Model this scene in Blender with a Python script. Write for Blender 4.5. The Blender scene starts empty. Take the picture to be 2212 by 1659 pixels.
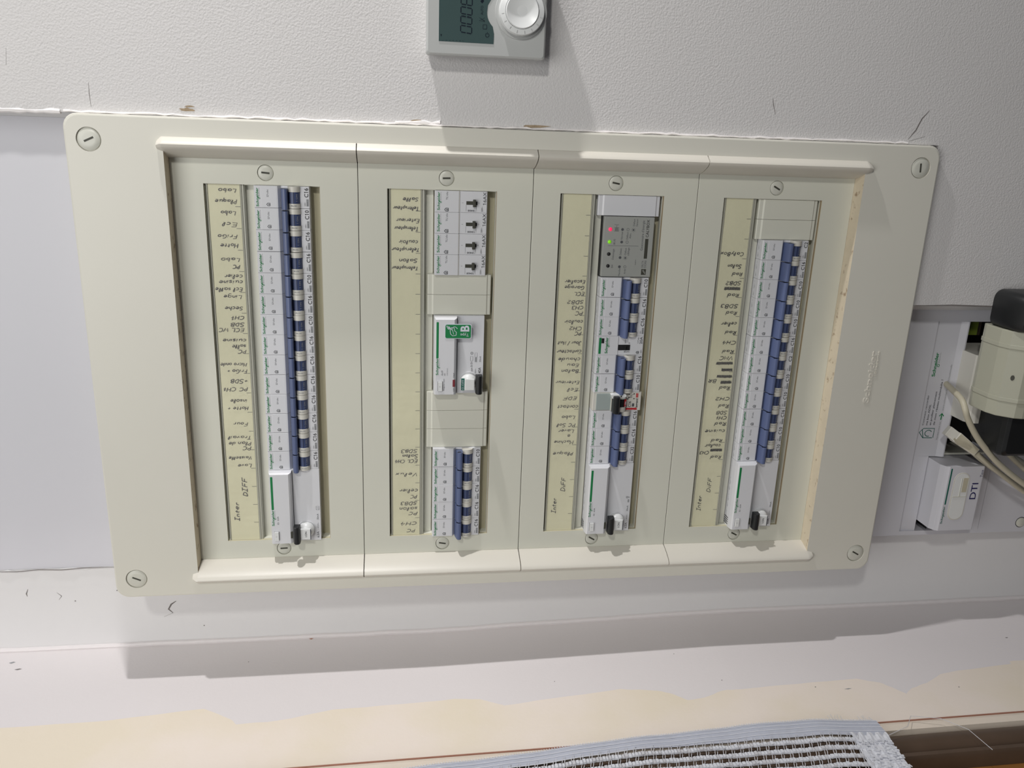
import bpy, bmesh, math, random
from mathutils import Vector, Matrix
random.seed(7)
scn = bpy.context.scene
C = scn.collection

# ---------------------------------------------------------------- camera, world, lights, exposure
MM = 0.001
HZ = 1.40                                   # height of the panel centre above the floor
def P(x, z, w):                             # panel millimetres: x right, z up, w out of the wall
    return Vector((x * MM, -w * MM, z * MM + HZ))

cam = bpy.data.cameras.new('camera')
cam_ob = bpy.data.objects.new('camera', cam); C.objects.link(cam_ob)
right = Vector((0.035774302, -0.135098455, -0.990186147))
up = Vector((0.956928931, 0.290278656, -0.005032117))
back = Vector((0.288109735, -0.947357752, 0.139664137))
m = Matrix((right, up, back)).transposed().to_4x4()
m.translation = P(208.26, 96.63, 719.2)
cam_ob.matrix_world = m
cam.sensor_width = 36; cam.lens = 1779.54 / 2212 * 36
cam.clip_start = 0.01; cam.clip_end = 50
scn.camera = cam_ob

world = bpy.data.worlds.new('room_light'); scn.world = world; world.use_nodes = True
world.node_tree.nodes['Background'].inputs[0].default_value = (0.86, 0.90, 1.0, 1)
world.node_tree.nodes['Background'].inputs[1].default_value = 0.06

def area(name, loc, target, size, size_y, power, color, spread=180):
    l = bpy.data.lights.new(name, 'AREA'); l.shape = 'RECTANGLE'; l.size = size; l.size_y = size_y
    l.energy = power; l.color = color; l.spread = math.radians(spread)
    o = bpy.data.objects.new(name, l); C.objects.link(o)
    o.location = loc
    o.rotation_euler = (target - loc).to_track_quat('-Z', 'Z').to_euler()
    return o
# a low lamp off to the right: the crisp grazing shadows
area('side_lamp', P(1200, 300, 150), P(-300, 60, 20), 0.030, 0.030, 3.0, (1.0, 0.975, 0.97), 100)
# ceiling light above the panel: bright at the panel's head, dim at its foot
area('ceiling_lamp', P(120, 900, 1000), P(60, 100, 0), 0.8, 0.8, 8.3, (1.0, 0.99, 0.96))
# second lamp behind the photographer's right shoulder
area('room_lamp', P(900, 420, 1200), P(50, 60, 0), 0.09, 0.09, 5.2, (1.0, 0.98, 0.93))

scn.view_settings.view_transform = 'Standard'
scn.view_settings.look = 'None'
scn.view_settings.exposure = 0.0
scn.view_settings.gamma = 1.0
scn.view_settings.use_curve_mapping = False

# ---------------------------------------------------------------- materials
def srgb(r, g, b):
    f = lambda c: (c / 255 / 12.92) if c / 255 <= 0.04045 else ((c / 255 + 0.055) / 1.055) ** 2.4
    return (f(r), f(g), f(b), 1)

def mat(name, rgb, rough=0.5, noise=0.0, nscale=60, bump=0.0, bscale=300, bdist=0.0003, spec=0.5,
        emit=None, estr=0, metal=0.0, spots=None):
    m = bpy.data.materials.new(name); m.use_nodes = True
    nt = m.node_tree; b = nt.nodes['Principled BSDF']
    b.inputs['Base Color'].default_value = srgb(*rgb)
    b.inputs['Roughness'].default_value = rough
    b.inputs['Specular IOR Level'].default_value = spec
    b.inputs['Metallic'].default_value = metal
    tc = nt.nodes.new('ShaderNodeTexCoord')
    if noise > 0:
        n = nt.nodes.new('ShaderNodeTexNoise'); n.inputs['Scale'].default_value = nscale
        n.inputs['Detail'].default_value = 5
        nt.links.new(tc.outputs['Object'], n.inputs['Vector'])
        mx = nt.nodes.new('ShaderNodeMix'); mx.data_type = 'RGBA'
        a = srgb(*rgb)
        mx.inputs['A'].default_value = (a[0] * (1 - noise), a[1] * (1 - noise), a[2] * (1 - noise * 1.2), 1)
        mx.inputs['B'].default_value = tuple(min(1, c * (1 + noise)) for c in a[:3]) + (1,)
        nt.links.new(n.outputs['Fac'], mx.inputs['Factor'])
        last = mx.outputs['Result']
        if spots:
            v = nt.nodes.new('ShaderNodeTexNoise'); v.inputs['Scale'].default_value = spots[0]
            v.inputs['Detail'].default_value = 8
            nt.links.new(tc.outputs['Object'], v.inputs['Vector'])
            r = nt.nodes.new('ShaderNodeValToRGB')
            r.color_ramp.elements[0].position = spots[1]; r.color_ramp.elements[1].position = spots[2]
            nt.links.new(v.outputs['Fac'], r.inputs['Fac'])
            m2 = nt.nodes.new('ShaderNodeMix'); m2.data_type = 'RGBA'
            m2.inputs['B'].default_value = srgb(*spots[3])
            nt.links.new(last, m2.inputs['A']); nt.links.new(r.outputs['Color'], m2.inputs['Factor'])
            last = m2.outputs['Result']
        nt.links.new(last, b.inputs['Base Color'])
    if bump > 0:
        n2 = nt.nodes.new('ShaderNodeTexNoise'); n2.inputs['Scale'].default_value = bscale
        n2.inputs['Detail'].default_value = 4
        nt.links.new(tc.outputs['Object'], n2.inputs['Vector'])
        bp = nt.nodes.new('ShaderNodeBump'); bp.inputs['Strength'].default_value = bump
        bp.inputs['Distance'].default_value = bdist
        nt.links.new(n2.outputs['Fac'], bp.inputs['Height'])
        nt.links.new(bp.outputs['Normal'], b.inputs['Normal'])
    if emit:
        b.inputs['Emission Color'].default_value = srgb(*emit); b.inputs['Emission Strength'].default_value = estr
    return m

M = {}
M['paint_rough'] = mat('rough_roller_paint', (211, 209, 209), 0.6, 0.03, 9, 0.55, 640, 0.0008)
M['paint_flat'] = mat('flat_white_paint', (222, 221, 222), 0.6, 0.02, 7, 0.25, 180, 0.0005)
M['paint_side'] = mat('white_side_wall_paint', (225, 220, 221), 0.6, 0.02, 8, 0.25, 400, 0.0004)
M['paint_cream'] = mat('old_cream_paint', (237, 226, 216), 0.6, 0.02, 12, 0.3, 260, 0.0004, spots=(7, 0.46, 0.64, (232, 221, 202)))
M['gtl'] = mat('trunking_cover_plastic', (208, 208, 215), 0.45, 0.015, 5, 0.1, 500, 0.0002)
M['caulk'] = mat('white_caulk', (240, 236, 236), 0.5, 0.03, 90, 0.6, 120, 0.0012)
M['frame'] = mat('aged_cream_plastic', (214, 212, 202), 0.42, 0.02, 14, 0.2, 1500, 0.00012)
M['plate'] = mat('cream_face_plate_plastic', (212, 212, 200), 0.42, 0.02, 14, 0.2, 1500, 0.00012)
M['handle'] = mat('cream_handle_plastic', (214, 210, 200), 0.38, 0.015, 30, 0.15, 900, 0.0002)
M['dusty'] = mat('dusty_cream_plastic', (206, 194, 172), 0.7, 0.10, 90, 0.3, 500, 0.0003, spots=(120, 0.60, 0.70, (150, 128, 104)))
M['well'] = mat('yellowed_well_plastic', (196, 190, 164), 0.5, 0.06, 40)
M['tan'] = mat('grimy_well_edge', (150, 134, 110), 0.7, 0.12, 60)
M['lip'] = mat('grey_strip_lip', (176, 176, 164), 0.35, 0.04, 40)
M['cap'] = mat('grey_lock_cap', (203, 203, 193), 0.35, 0.02, 60)
M['slot'] = mat('dark_slot', (62, 62, 54), 0.6, 0.05, 90)
M['groove'] = mat('shadow_gap', (38, 34, 30), 0.8, 0.1, 50)
M['body'] = mat('white_breaker_plastic', (215, 216, 220), 0.4, 0.01, 60, 0.1, 2500, 0.00008)
M['body_side'] = mat('dusty_breaker_side', (196, 190, 180), 0.6, 0.08, 120, spots=(160, 0.62, 0.72, (150, 140, 128)))
M['ring'] = mat('warm_white_plastic', (208, 206, 198), 0.4, 0.01, 60)
M['hood'] = mat('blue_lever_plastic', (86, 98, 134), 0.42, 0.03, 200)
M['toggle'] = mat('dark_blue_toggle', (62, 74, 110), 0.38, 0.03, 200)
M['navy'] = mat('navy_hollow', (18, 22, 46), 0.6, 0.05, 90)
M['black'] = mat('black_plastic', (22, 24, 26), 0.42, 0.06, 120, 0.2, 1200, 0.0001)
M['black_dull'] = mat('dull_black_interior', (16, 17, 18), 0.7, 0.1, 60)
M['green'] = mat('green_ink', (8, 122, 66), 0.6, 0.03, 300)
M['dkgreen'] = mat('dark_green_ink', (10, 92, 78), 0.6, 0.03, 300)
M['ink'] = mat('grey_print', (82, 84, 88), 0.6, 0.03, 300)
M['ink_pale'] = mat('pale_grey_print', (150, 152, 155), 0.6, 0.03, 300)
M['ink_black'] = mat('black_print', (24, 24, 26), 0.6, 0.03, 300)
M['ink_navy'] = mat('navy_print', (20, 18, 82), 0.6, 0.03, 300)
M['ink_white'] = mat('white_print', (206, 210, 220), 0.6, 0.03, 300)
M['pen'] = mat('ballpoint_ink', (34, 28, 46), 0.6, 0.2, 300)
M['marker'] = mat('black_marker', (16, 14, 20), 0.6, 0.2, 300)
M['paper'] = mat('yellowed_paper', (214, 211, 180), 0.5, 0.05, 22, 0.5, 60, 0.0012, spots=(14, 0.58, 0.8, (186, 180, 148)))
M['grey_face'] = mat('grey_controller_face', (158, 160, 156), 0.5, 0.02, 60)
M['red_led'] = mat('red_indicator', (235, 40, 90), 0.25, 0.05, 300, emit=(255, 40, 90), estr=0.9)
M['green_led'] = mat('green_indicator', (110, 190, 20), 0.25, 0.05, 300, emit=(150, 255, 20), estr=0.35)
M['red'] = mat('red_print', (186, 32, 38), 0.5, 0.04, 200)
M['maroon'] = mat('maroon_flag', (122, 44, 52), 0.5, 0.04, 200)
M['smoke'] = mat('pale_green_window', (158, 168, 166), 0.25, 0.02, 60)
M['cord'] = mat('beige_cable_sheath', (190, 184, 164), 0.45, 0.04, 200)
M['cord_grey'] = mat('grey_cable_sheath', (146, 144, 134), 0.5, 0.04, 200)
M['adaptor'] = mat('beige_adaptor_plastic', (170, 170, 154), 0.36, 0.02, 60, 0.15, 1500, 0.0001, spots=(200, 0.72, 0.76, (140, 135, 115)))
M['box'] = mat('white_comms_box_plastic', (205, 205, 212), 0.42, 0.015, 20, 0.1, 1500, 0.0001)
M['thermo'] = mat('pale_grey_thermostat_plastic', (183, 185, 184), 0.3, 0.01, 60)
M['dial'] = mat('white_dial_plastic', (224, 226, 226), 0.3, 0.01, 60)
M['lcd'] = mat('dark_green_display', (66, 84, 84), 0.12, 0.04, 30)
M['lcd_ink'] = mat('display_segments', (12, 22, 36), 0.3, 0.05, 90)
M['wood_dark'] = mat('dark_varnished_wood', (86, 70, 58), 0.35, 0.25, 30)
M['wood_orange'] = mat('orange_brown_wood', (140, 96, 48), 0.45, 0.22, 26)
M['wood_back'] = mat('deep_brown_wood', (64, 44, 38), 0.5, 0.2, 30)
M['trim'] = mat('cream_window_trim', (226, 214, 200), 0.5, 0.04, 60, 0.3, 300, 0.0003)
M['joint'] = mat('brown_paint_joint', (158, 112, 94), 0.7, 0.1, 60)
M['lace'] = mat('white_cotton_lace', (214, 216, 224), 0.9, 0.06, 500, 0.5, 2500, 0.0003)
M['lace_thread'] = mat('grey_lace_thread', (198, 198, 204), 0.9, 0.06, 500)
M['lace_band'] = mat('woven_band', (186, 190, 204), 0.9, 0.09, 160, 0.7, 2600, 0.0004)
M['crack'] = mat('crack_shadow', (118, 113, 112), 0.9, 0.2, 300)
M['chip'] = mat('bare_plaster_chip', (160, 142, 120), 0.9, 0.4, 400)
M['rust'] = mat('rusty_fleck', (160, 96, 50), 0.9, 0.3, 300)
M['term'] = mat('yellow_green_terminal', (96, 110, 34), 0.5, 0.1, 100)

def clear_mat():
    m = bpy.data.materials.new('clear_cover_plastic'); m.use_nodes = True
    nt = m.node_tree; b = nt.nodes['Principled BSDF']
    b.inputs['Base Color'].default_value = (0.95, 0.95, 0.9, 1)
    b.inputs['Roughness'].default_value = 0.12; b.inputs['IOR'].default_value = 1.4
    b.inputs['Alpha'].default_value = 0.05
    tc = nt.nodes.new('ShaderNodeTexCoord'); n = nt.nodes.new('ShaderNodeTexNoise')
    mp = nt.nodes.new('ShaderNodeMapping'); mp.inputs['Scale'].default_value = (1.0, 0.1, 0.25)
    n.inputs['Scale'].default_value = 160; n.inputs['Detail'].default_value = 1
    nt.links.new(tc.outputs['Object'], mp.inputs['Vector']); nt.links.new(mp.outputs['Vector'], n.inputs['Vector'])
    bp = nt.nodes.new('ShaderNodeBump'); bp.inputs['Strength'].default_value = 0.5; bp.inputs['Distance'].default_value = 0.0006
    nt.links.new(n.outputs['Fac'], bp.inputs['Height']); nt.links.new(bp.outputs['Normal'], b.inputs['Normal'])
    return m
M['clear'] = clear_mat()

# ---------------------------------------------------------------- mesh helpers
def L(x, z, w): return (x * MM, -w * MM, z * MM)

class MB:
    """collects shapes given in local millimetres (x right, z up, w towards the viewer)"""
    def __init__(s): s.v = []; s.f = []; s.mi = []; s.mats = []; s.sm = []
    def mid(s, k):
        if k not in s.mats: s.mats.append(k)
        return s.mats.index(k)
    def add(s, vs, fs, k, smooth=False):
        o = len(s.v); s.v += [L(*v) for v in vs]; i = s.mid(k)
        for f in fs: s.f.append([o + a for a in f]); s.mi.append(i); s.sm.append(smooth)
        return s
    def box(s, x0, x1, z0, z1, w0, w1, k):
        vs = [(x, z, w) for x in (x0, x1) for z in (z0, z1) for w in (w0, w1)]
        return s.add(vs, [(0, 1, 3, 2), (4, 6, 7, 5), (0, 4, 5, 1), (2, 3, 7, 6), (0, 2, 6, 4), (1, 5, 7, 3)], k)
    def loft(s, loops, k, cap0=True, cap1=True, smooth=False):
        n = len(loops[0]); vs = [p for l in loops for p in l]; fs = []
        for j in range(len(loops) - 1):
            for i in range(n):
                a = j * n + i; b = j * n + (i + 1) % n
                fs.append((a, b, b + n, a + n))
        s.add(vs, fs, k, smooth)
        if cap0: s.add(loops[0], [tuple(range(n))], k)
        if cap1: s.add(loops[-1], [tuple(range(n))], k)
        return s
    def prism_x(s, prof, x0, x1, k, smooth=False):           # prof [(z, w)]
        return s.loft([[(x, z, w) for z, w in prof] for x in (x0, x1)], k, smooth=smooth)
    def prism_z(s, prof, z0, z1, k, smooth=False):           # prof [(x, w)]
        return s.loft([[(x, z, w) for x, w in prof] for z in (z0, z1)], k, smooth=smooth)
    def plate(s, out, w0, w1, k, bev=0):                     # out [(x, z)]
        if bev:
            cx = sum(p[0] for p in out) / len(out); cz = sum(p[1] for p in out) / len(out)
            def sh(p):
                dx, dz = p[0] - cx, p[1] - cz; l = math.hypot(dx, dz) or 1
                return (p[0] - dx / l * bev * 1.2, p[1] - dz / l * bev * 1.2)
            return s.loft([[(x, z, w0) for x, z in out], [(x, z, w1 - bev) for x, z in out],
                           [sh(p) + (w1,) for p in out]], k)
        return s.loft([[(x, z, w) for x, z in out] for w in (w0, w1)], k)
    def cyl(s, cx, cz, r, w0, w1, k, n=28, dome=0, smooth=True):
        c = [(math.cos(2 * math.pi * i / n), math.sin(2 * math.pi * i / n)) for i in range(n)]
        loops = [[(cx + a * r, cz + b * r, w0) for a, b in c], [(cx + a * r, cz + b * r, w1) for a, b in c]]
        if dome: loops.append([(cx + a * (r - dome), cz + b * (r - dome), w1 + dome * .7) for a, b in c])
        return s.loft(loops, k, smooth=False)
    def lathe(s, cx, cz, prof, k, n=40, smooth=True):        # prof [(r, w)]
        loops = [[(cx + r * math.cos(2 * math.pi * i / n), cz + r * math.sin(2 * math.pi * i / n), w) for i in range(n)] for r, w in prof]
        return s.loft(loops, k, smooth=smooth)
    def ring(s, cx, cz, r0, r1, w, k, n=32, a0=0, a1=360):
        vs = []; fs = []; full = abs(a1 - a0) >= 360; w += (len(s.f) % 9) * .006
        for i in range(n + 1):
            t = math.radians(a0 + (a1 - a0) * i / n)
            for r in (r0, r1): vs.append((cx + r * math.cos(t), cz + r * math.sin(t), w))
        for i in range(n): fs.append((2 * i, 2 * i + 1, 2 * i + 3, 2 * i + 2))
        return s.add(vs, fs, k)
    def disc(s, cx, cz, r, w, k, n=20):
        return s.add([(cx + r * math.cos(2 * math.pi * i / n), cz + r * math.sin(2 * math.pi * i / n), w) for i in range(n)], [tuple(range(n))], k)
    def rect(s, x0, x1, z0, z1, w, k): return s.add([(x0, z0, w), (x1, z0, w), (x1, z1, w), (x0, z1, w)], [(0, 1, 2, 3)], k)
    def poly(s, pts, w, k): return s.add([(x, z, w) for x, z in pts], [tuple(range(len(pts)))], k)
    def line(s, pts, wd, w, k, taper=False):                 # flat ribbon in the x-z plane
        n = len(pts); vs = []; fs = []; w += (len(s.f) % 9) * .006
        for i, p in enumerate(pts):
            a = pts[max(0, i - 1)]; b = pts[min(n - 1, i + 1)]
            dx, dz = b[0] - a[0], b[1] - a[1]; l = math.hypot(dx, dz) or 1
            h = wd / 2 * ((0.35 if i in (0, n - 1) else 1) if taper else 1)
            vs += [(p[0] - dz / l * h, p[1] + dx / l * h, w), (p[0] + dz / l * h, p[1] - dx / l * h, w)]
        for i in range(n - 1): fs.append((2 * i, 2 * i + 1, 2 * i + 3, 2 * i + 2))
        return s.add(vs, fs, k)
    def tube(s, pts, r, k, n=10, cap=True):
        pts = [Vector(p) for p in pts]; loops = []
        ref = Vector((0.13, 0.21, 0.97)); m_ = len(pts)
        for i, p in enumerate(pts):
            d = (pts[min(m_ - 1, i + 1)] - pts[max(0, i - 1)]).normalized()
            a = d.cross(ref).normalized(); b = d.cross(a)
            rr = r[i] if isinstance(r, (list, tuple)) else r
            loops.append([tuple(p + a * rr * math.cos(2 * math.pi * j / n) + b * rr * math.sin(2 * math.pi * j / n)) for j in range(n)])
        return s.loft(loops, k, cap, cap, smooth=True)
    def mesh(s, name, bevel=0, segs=2):
        me = bpy.data.meshes.new(name); me.from_pydata(s.v, [], s.f)
        for k in s.mats: me.materials.append(M[k])
        for p, i, sm in zip(me.polygons, s.mi, s.sm): p.material_index = i; p.use_smooth = sm
        bm = bmesh.new(); bm.from_mesh(me)
        bmesh.ops.remove_doubles(bm, verts=bm.verts, dist=1e-7)
        bmesh.ops.recalc_face_normals(bm, faces=bm.faces)
        if bevel:
            ed = [e for e in bm.edges if len(e.link_faces) == 2 and e.calc_face_angle(0) > math.radians(35)]
            bmesh.ops.bevel(bm, geom=ed, offset=bevel * MM, segments=segs, profile=0.6, affect='EDGES', clamp_overlap=True)
        bm.to_mesh(me); bm.free(); me.update()
        if any(s.sm): me.set_sharp_from_angle(angle=math.radians(38))
        return me
    def obj(s, name, parent=None, label=None, bevel=0, loc=None, segs=2):
        o = bpy.data.objects.new(name, s.mesh(name, bevel, segs)); C.objects.link(o)
        if parent is not None: o.parent = parent
        if loc is not None: o.location = loc
        if label: o['label'] = label
        return o

def empty(name, loc, label, cat, group=None):
    o = bpy.data.objects.new(name, None); C.objects.link(o); o.location = loc; o.empty_display_size = 0.01
    o['label'] = label; o['category'] = cat
    if group: o['group'] = group
    return o
def struct(o): o['kind'] = 'structure'; return o
def copy_tree(o, parent=None):
    c = o.copy(); C.objects.link(c)
    if parent is not None: c.parent = parent
    for ch in list(o.children): copy_tree(ch, c)
    return c

# --- printed text: builtin font turned into flat meshes, cached
_tc = {}
def glyphs(txt, bold=0.0, raw=False):
    key = (txt, bold, raw)
    if key not in _tc:
        cu = bpy.data.curves.new('print', 'FONT'); cu.body = txt; cu.size = 1; cu.resolution_u = 3; cu.offset = bold
        ob = bpy.data.objects.new('print', cu); C.objects.link(ob)
        bpy.context.view_layer.update()
        me = bpy.data.meshes.new_from_object(ob.evaluated_get(bpy.context.evaluated_depsgraph_get()))
        v = [(q.co.x, q.co.y) for q in me.vertices]; f = [tuple(p.vertices) for p in me.polygons]
        bpy.data.objects.remove(ob); bpy.data.curves.remove(cu); bpy.data.meshes.remove(me)
        x0 = min(a for a, b in v); x1 = max(a for a, b in v)
        v = [(a - x0, b) for a, b in v]
        if '1' in txt and not raw:
            for i, ch_ in enumerate(txt):
                if ch_ == '1':
                    xr = glyphs(txt[:i + 1], bold, True)[2]
                    n_ = len(v); v += [(xr - .02, .70), (xr - .10, .70), (xr - .24, .60), (xr - .24, .52), (xr - .07, .61)]
                    f = f + [tuple(range(n_, n_ + 5))]
        _tc[key] = (v, f, x1 - x0)
    return _tc[key]
def text(mb, txt, x, z, h, k, w, length=None, way='X', bold=0.0, slant=0.0):
    """h = cap height in mm; way X reads to +x (up = +z), way Z reads to +z (up = -x)"""
    v, f, l = glyphs(txt, bold); s = h / 0.70; sx = s if length is None else length / l
    pts = [((a + slant * b) * sx, b * s) for a, b in v]
    mb.add([(x + a, z + b, w) if way == 'X' else (x - b, z + a, w) for a, b in pts], f, k)
    return mb

# --- handwriting: single stroke letters (y 0 baseline, 1 capital height)
def arc(cx, cy, rx, ry, a0, a1, n=9):
    return [(cx + rx * math.cos(math.radians(a0 + (a1 - a0) * i / n)), cy + ry * math.sin(math.radians(a0 + (a1 - a0) * i / n))) for i in range(n + 1)]
o_ = arc(.24, .27, .2, .27, 60, 420, 12)
G = {
 'a': [arc(.22, .25, .19, .25, 50, 400, 11), [(.42, .5), (.42, .12), (.52, 0)]], 'b': [[(.05, 1), (.05, 0)], arc(.22, .24, .18, .24, 170, -170, 11)],
 'c': [arc(.26, .27, .21, .27, 50, 310)], 'd': [arc(.22, .25, .19, .25, 50, 400, 11), [(.42, 1), (.42, 0)]],
 'e': [[(.05, .28), (.42, .33)] + arc(.25, .27, .2, .27, 20, 315)], 'f': [arc(.36, .82, .14, .17, 60, 180, 5) + [(.22, .0)], [(.05, .5), (.38, .52)]],
 'g': [arc(.22, .27, .19, .23, 50, 400, 11), [(.42, .5), (.42, -.2)] + arc(.25, -.2, .17, .2, 0, -150, 6)],
 'h': [[(.05, 1), (.05, 0)], [(.05, .3)] + arc(.2, .32, .16, .2, 150, 0, 6) + [(.37, 0)]], 'i': [[(.1, .5), (.1, 0)], [(.1, .68), (.12, .74)]],
 'l': [[(.04, .1)] + arc(.16, .7, .09, .3, -60, 200, 8) + [(.1, .12), (.22, 0)]], 'm': [[(.05, .5), (.05, 0)], [(.05, .3)] + arc(.16, .34, .11, .17, 150, 0, 5) + [(.27, .02)], [(.27, .3)] + arc(.38, .34, .11, .17, 150, 0, 5) + [(.5, 0)]],
 'n': [[(.05, .5), (.05, 0)], [(.05, .3)] + arc(.2, .34, .15, .18, 150, 0, 6) + [(.36, 0)]], 'o': [o_], 'p': [[(.06, .5), (.04, -.4)], arc(.22, .26, .17, .24, 160, -160, 10)],
 'q': [arc(.22, .27, .19, .23, 50, 400, 11), [(.42, .5), (.42, -.4)]], 'r': [[(.06, .5), (.07, 0)], [(.07, .28)] + arc(.22, .3, .15, .2, 150, 40, 5)],
 's': [arc(.22, .38, .15, .13, 30, 250, 6) + arc(.2, .13, .16, .13, 90, -150, 6)], 't': [[(.15, .85), (.14, .1), (.24, 0)], [(.02, .55), (.32, .58)]],
 'u': [[(.05, .5)] + arc(.2, .17, .15, .17, 180, 350, 6) + [(.36, .5), (.37, .1), (.46, 0)]], 'v': [[(.02, .5), (.18, 0), (.36, .52)]],
 'x': [[(.03, .5), (.36, 0)], [(.36, .5), (.02, 0)]], 'y': [[(.04, .5), (.2, .05)], [(.38, .5), (.2, .02), (.06, -.35)]], 'z': [[(.04, .5), (.34, .48), (.04, .02), (.36, 0)]],
 'A': [[(.02, 0), (.26, 1), (.5, 0)], [(.12, .35), (.42, .36)]], 'B': [[(.06, 0), (.06, 1)] + arc(.1, .76, .28, .23, 85, -85, 7) + arc(.08, .27, .36, .26, 85, -88, 7)],
 'C': [arc(.34, .5, .3, .48, 55, 305, 10)], 'D': [[(.06, 0), (.07, .98)] + arc(.08, .49, .4, .48, 88, -88, 9)], 'E': [[(.42, .98), (.06, .94), (.04, .02), (.45, 0)], [(.05, .5), (.38, .52)]],
 'F': [[(.45, 1), (.07, .96), (.05, 0)], [(.06, .5), (.38, .53)]], 'G': [arc(.32, .5, .28, .48, 60, 330, 10) + [(.56, .42), (.32, .42)]], 'H': [[(.05, 1), (.05, 0)], [(.45, 1), (.45, 0)], [(.05, .5), (.45, .52)]],
 'I': [[(.18, 1), (.18, 0)], [(.0, 1), (.38, 1)], [(0, 0), (.38, 0)]], 'J': [[(.1, .98), (.44, 1), (.38, .2)] + arc(.2, .18, .17, .18, 0, -160, 5)], 'L': [[(.08, 1), (.05, .04), (.46, .03)]],
 'M': [[(.04, 0), (.07, 1), (.28, .4), (.5, 1), (.54, 0)]], 'N': [[(.05, 0), (.06, 1), (.42, .02), (.45, 1)]], 'P': [[(.06, 0), (.08, .98)] + arc(.12, .73, .3, .25, 85, -95, 8)],
 'R': [[(.06, 0), (.07, .98)] + arc(.1, .74, .3, .24, 85, -95, 7) + [(.46, 0)]], 'S': [arc(.27, .75, .2, .23, 30, 260, 7) + arc(.24, .25, .23, .26, 85, -150, 7)],
 'T': [[(.0, .97), (.5, 1)], [(.26, 1), (.25, 0)]], 'V': [[(.0, 1), (.22, 0), (.48, 1.02)]], 'W': [[(0, 1), (.14, 0), (.3, .7), (.44, 0), (.62, 1)]],
 'X': [[(.03, 1), (.44, 0)], [(.44, 1), (.02, 0)]], '1': [[(.04, .7), (.2, 1), (.2, 0)], [(.05, .4), (.34, .42)]], '2': [arc(.22, .74, .18, .24, 170, -30, 7) + [(.04, .02), (.44, 0)]],
 '3': [arc(.2, .75, .17, .22, 150, -80, 7) + arc(.2, .27, .22, .26, 80, -150, 8)], '4': [[(.3, 1), (.03, .38), (.46, .4)], [(.36, .7), (.34, 0)]], '+': [[(.03, .4), (.4, .42)], [(.22, .65), (.2, .15)]], '/': [[(0, -.05), (.3, 1.05)]],
}
def write(mb, txt, a0, a1, base, h, k, w, way='Z', pen=0.42):
    """handwriting from a0 to a1 along the reading axis"""
    st = []; x = 0
    for ch in txt:
        if ch == ' ': x += .34; continue
        g = G[ch]; j = random.uniform(-.05, .05); sc = random.uniform(.9, 1.1); mx = 0
        for s_ in g:
            q = [(x + px * sc + .16 * py + random.uniform(-.014, .014), py * sc + j + random.uniform(-.018, .018)) for px, py in s_]
            mx = max(mx, max(px for px, py in s_)); st.append(q)
        x += mx * sc + .13
    x -= .13; s = (a1 - a0) / x
    for q in st:
        pts = [(a0 + px * s, py * h) for px, py in q]
        pts = [(base - b, a) if way == 'Z' else (a, base + b) for a, b in pts]
        mb.line(pts, pen * random.uniform(1.0, 1.35), w, k)
    return mb

def rrect(x0, x1, z0, z1, r, n=6):
    pts = []
    for cx, cz, a in ((x1 - r, z1 - r, 0), (x0 + r, z1 - r, 90), (x0 + r, z0 + r, 180), (x1 - r, z0 + r, 270)):
        pts += [(cx + r * math.cos(math.radians(a + 90 * i / n)), cz + r * math.sin(math.radians(a + 90 * i / n))) for i in range(n + 1)]
    return pts
def rect_like(x0, x1, z0, z1, n=6):          # a plain rectangle with the point count of rrect
    pts = []
    for c in ((x1, z1), (x0, z1), (x0, z0), (x1, z0)): pts += [c] * (n + 1)
    return pts
def ringplate(mb, outer, inner, w0, w1, k, kin=None, bev=1.2, inner_w0=None):
    """plate with a hole: outer/inner loops of equal length"""
    cx = sum(p[0] for p in outer) / len(outer); cz = sum(p[1] for p in outer) / len(outer)
    sh = lambda p, d: (p[0] - math.copysign(d, p[0] - cx), p[1] - math.copysign(d, p[1] - cz))
    n = len(outer)
    A = [(x, z, w0) for x, z in outer]; B = [(x, z, w1 - bev) for x, z in outer]
    B2 = [sh(p, bev * .3) + (w1 - bev * .3,) for p in outer]
    Cc = [sh(p, bev) + (w1,) for p in outer]; D = [(x, z, w1) for x, z in inner]
    mb.loft([A, B, B2, Cc], k, False, False)
    mb.loft([Cc, D], k, False, False)
    iw = w0 if inner_w0 is None else inner_w0
    E_ = [(x, z, iw) for x, z in inner]
    mb.loft([D, E_], kin or k, False, False)
    if iw < w0: mb.loft([E_, [(x - math.copysign(-.6, x - cx), z - math.copysign(-.6, z - cz), iw) for x, z in inner], [(x - math.copysign(-.6, x - cx), z - math.copysign(-.6, z - cz), w0) for x, z in inner], A], k, False, False)
    else: mb.loft([E_, A], k, False, False)
    return mb
def holes(ob, cyls, depth_to):
    """blind round recesses cut with an exact boolean, applied to the mesh"""
    cut = MB()
    for cx, cz, r, w0, w1 in cyls: cut.cyl(cx, cz, r, w0, w1, 'frame', 36)
    co = cut.obj('cutter')
    bpy.context.view_layer.update()
    if ob.parent: co.location = ob.matrix_world.translation
    md = ob.modifiers.new('cut', 'BOOLEAN'); md.object = co; md.operation = 'DIFFERENCE'; md.solver = 'EXACT'
    bpy.context.view_layer.update()
    me = bpy.data.meshes.new_from_object(ob.evaluated_get(bpy.context.evaluated_depsgraph_get()))
    ob.modifiers.clear(); ob.data = me
    bpy.data.objects.remove(co)

O0 = P(0, 0, 0)
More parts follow.
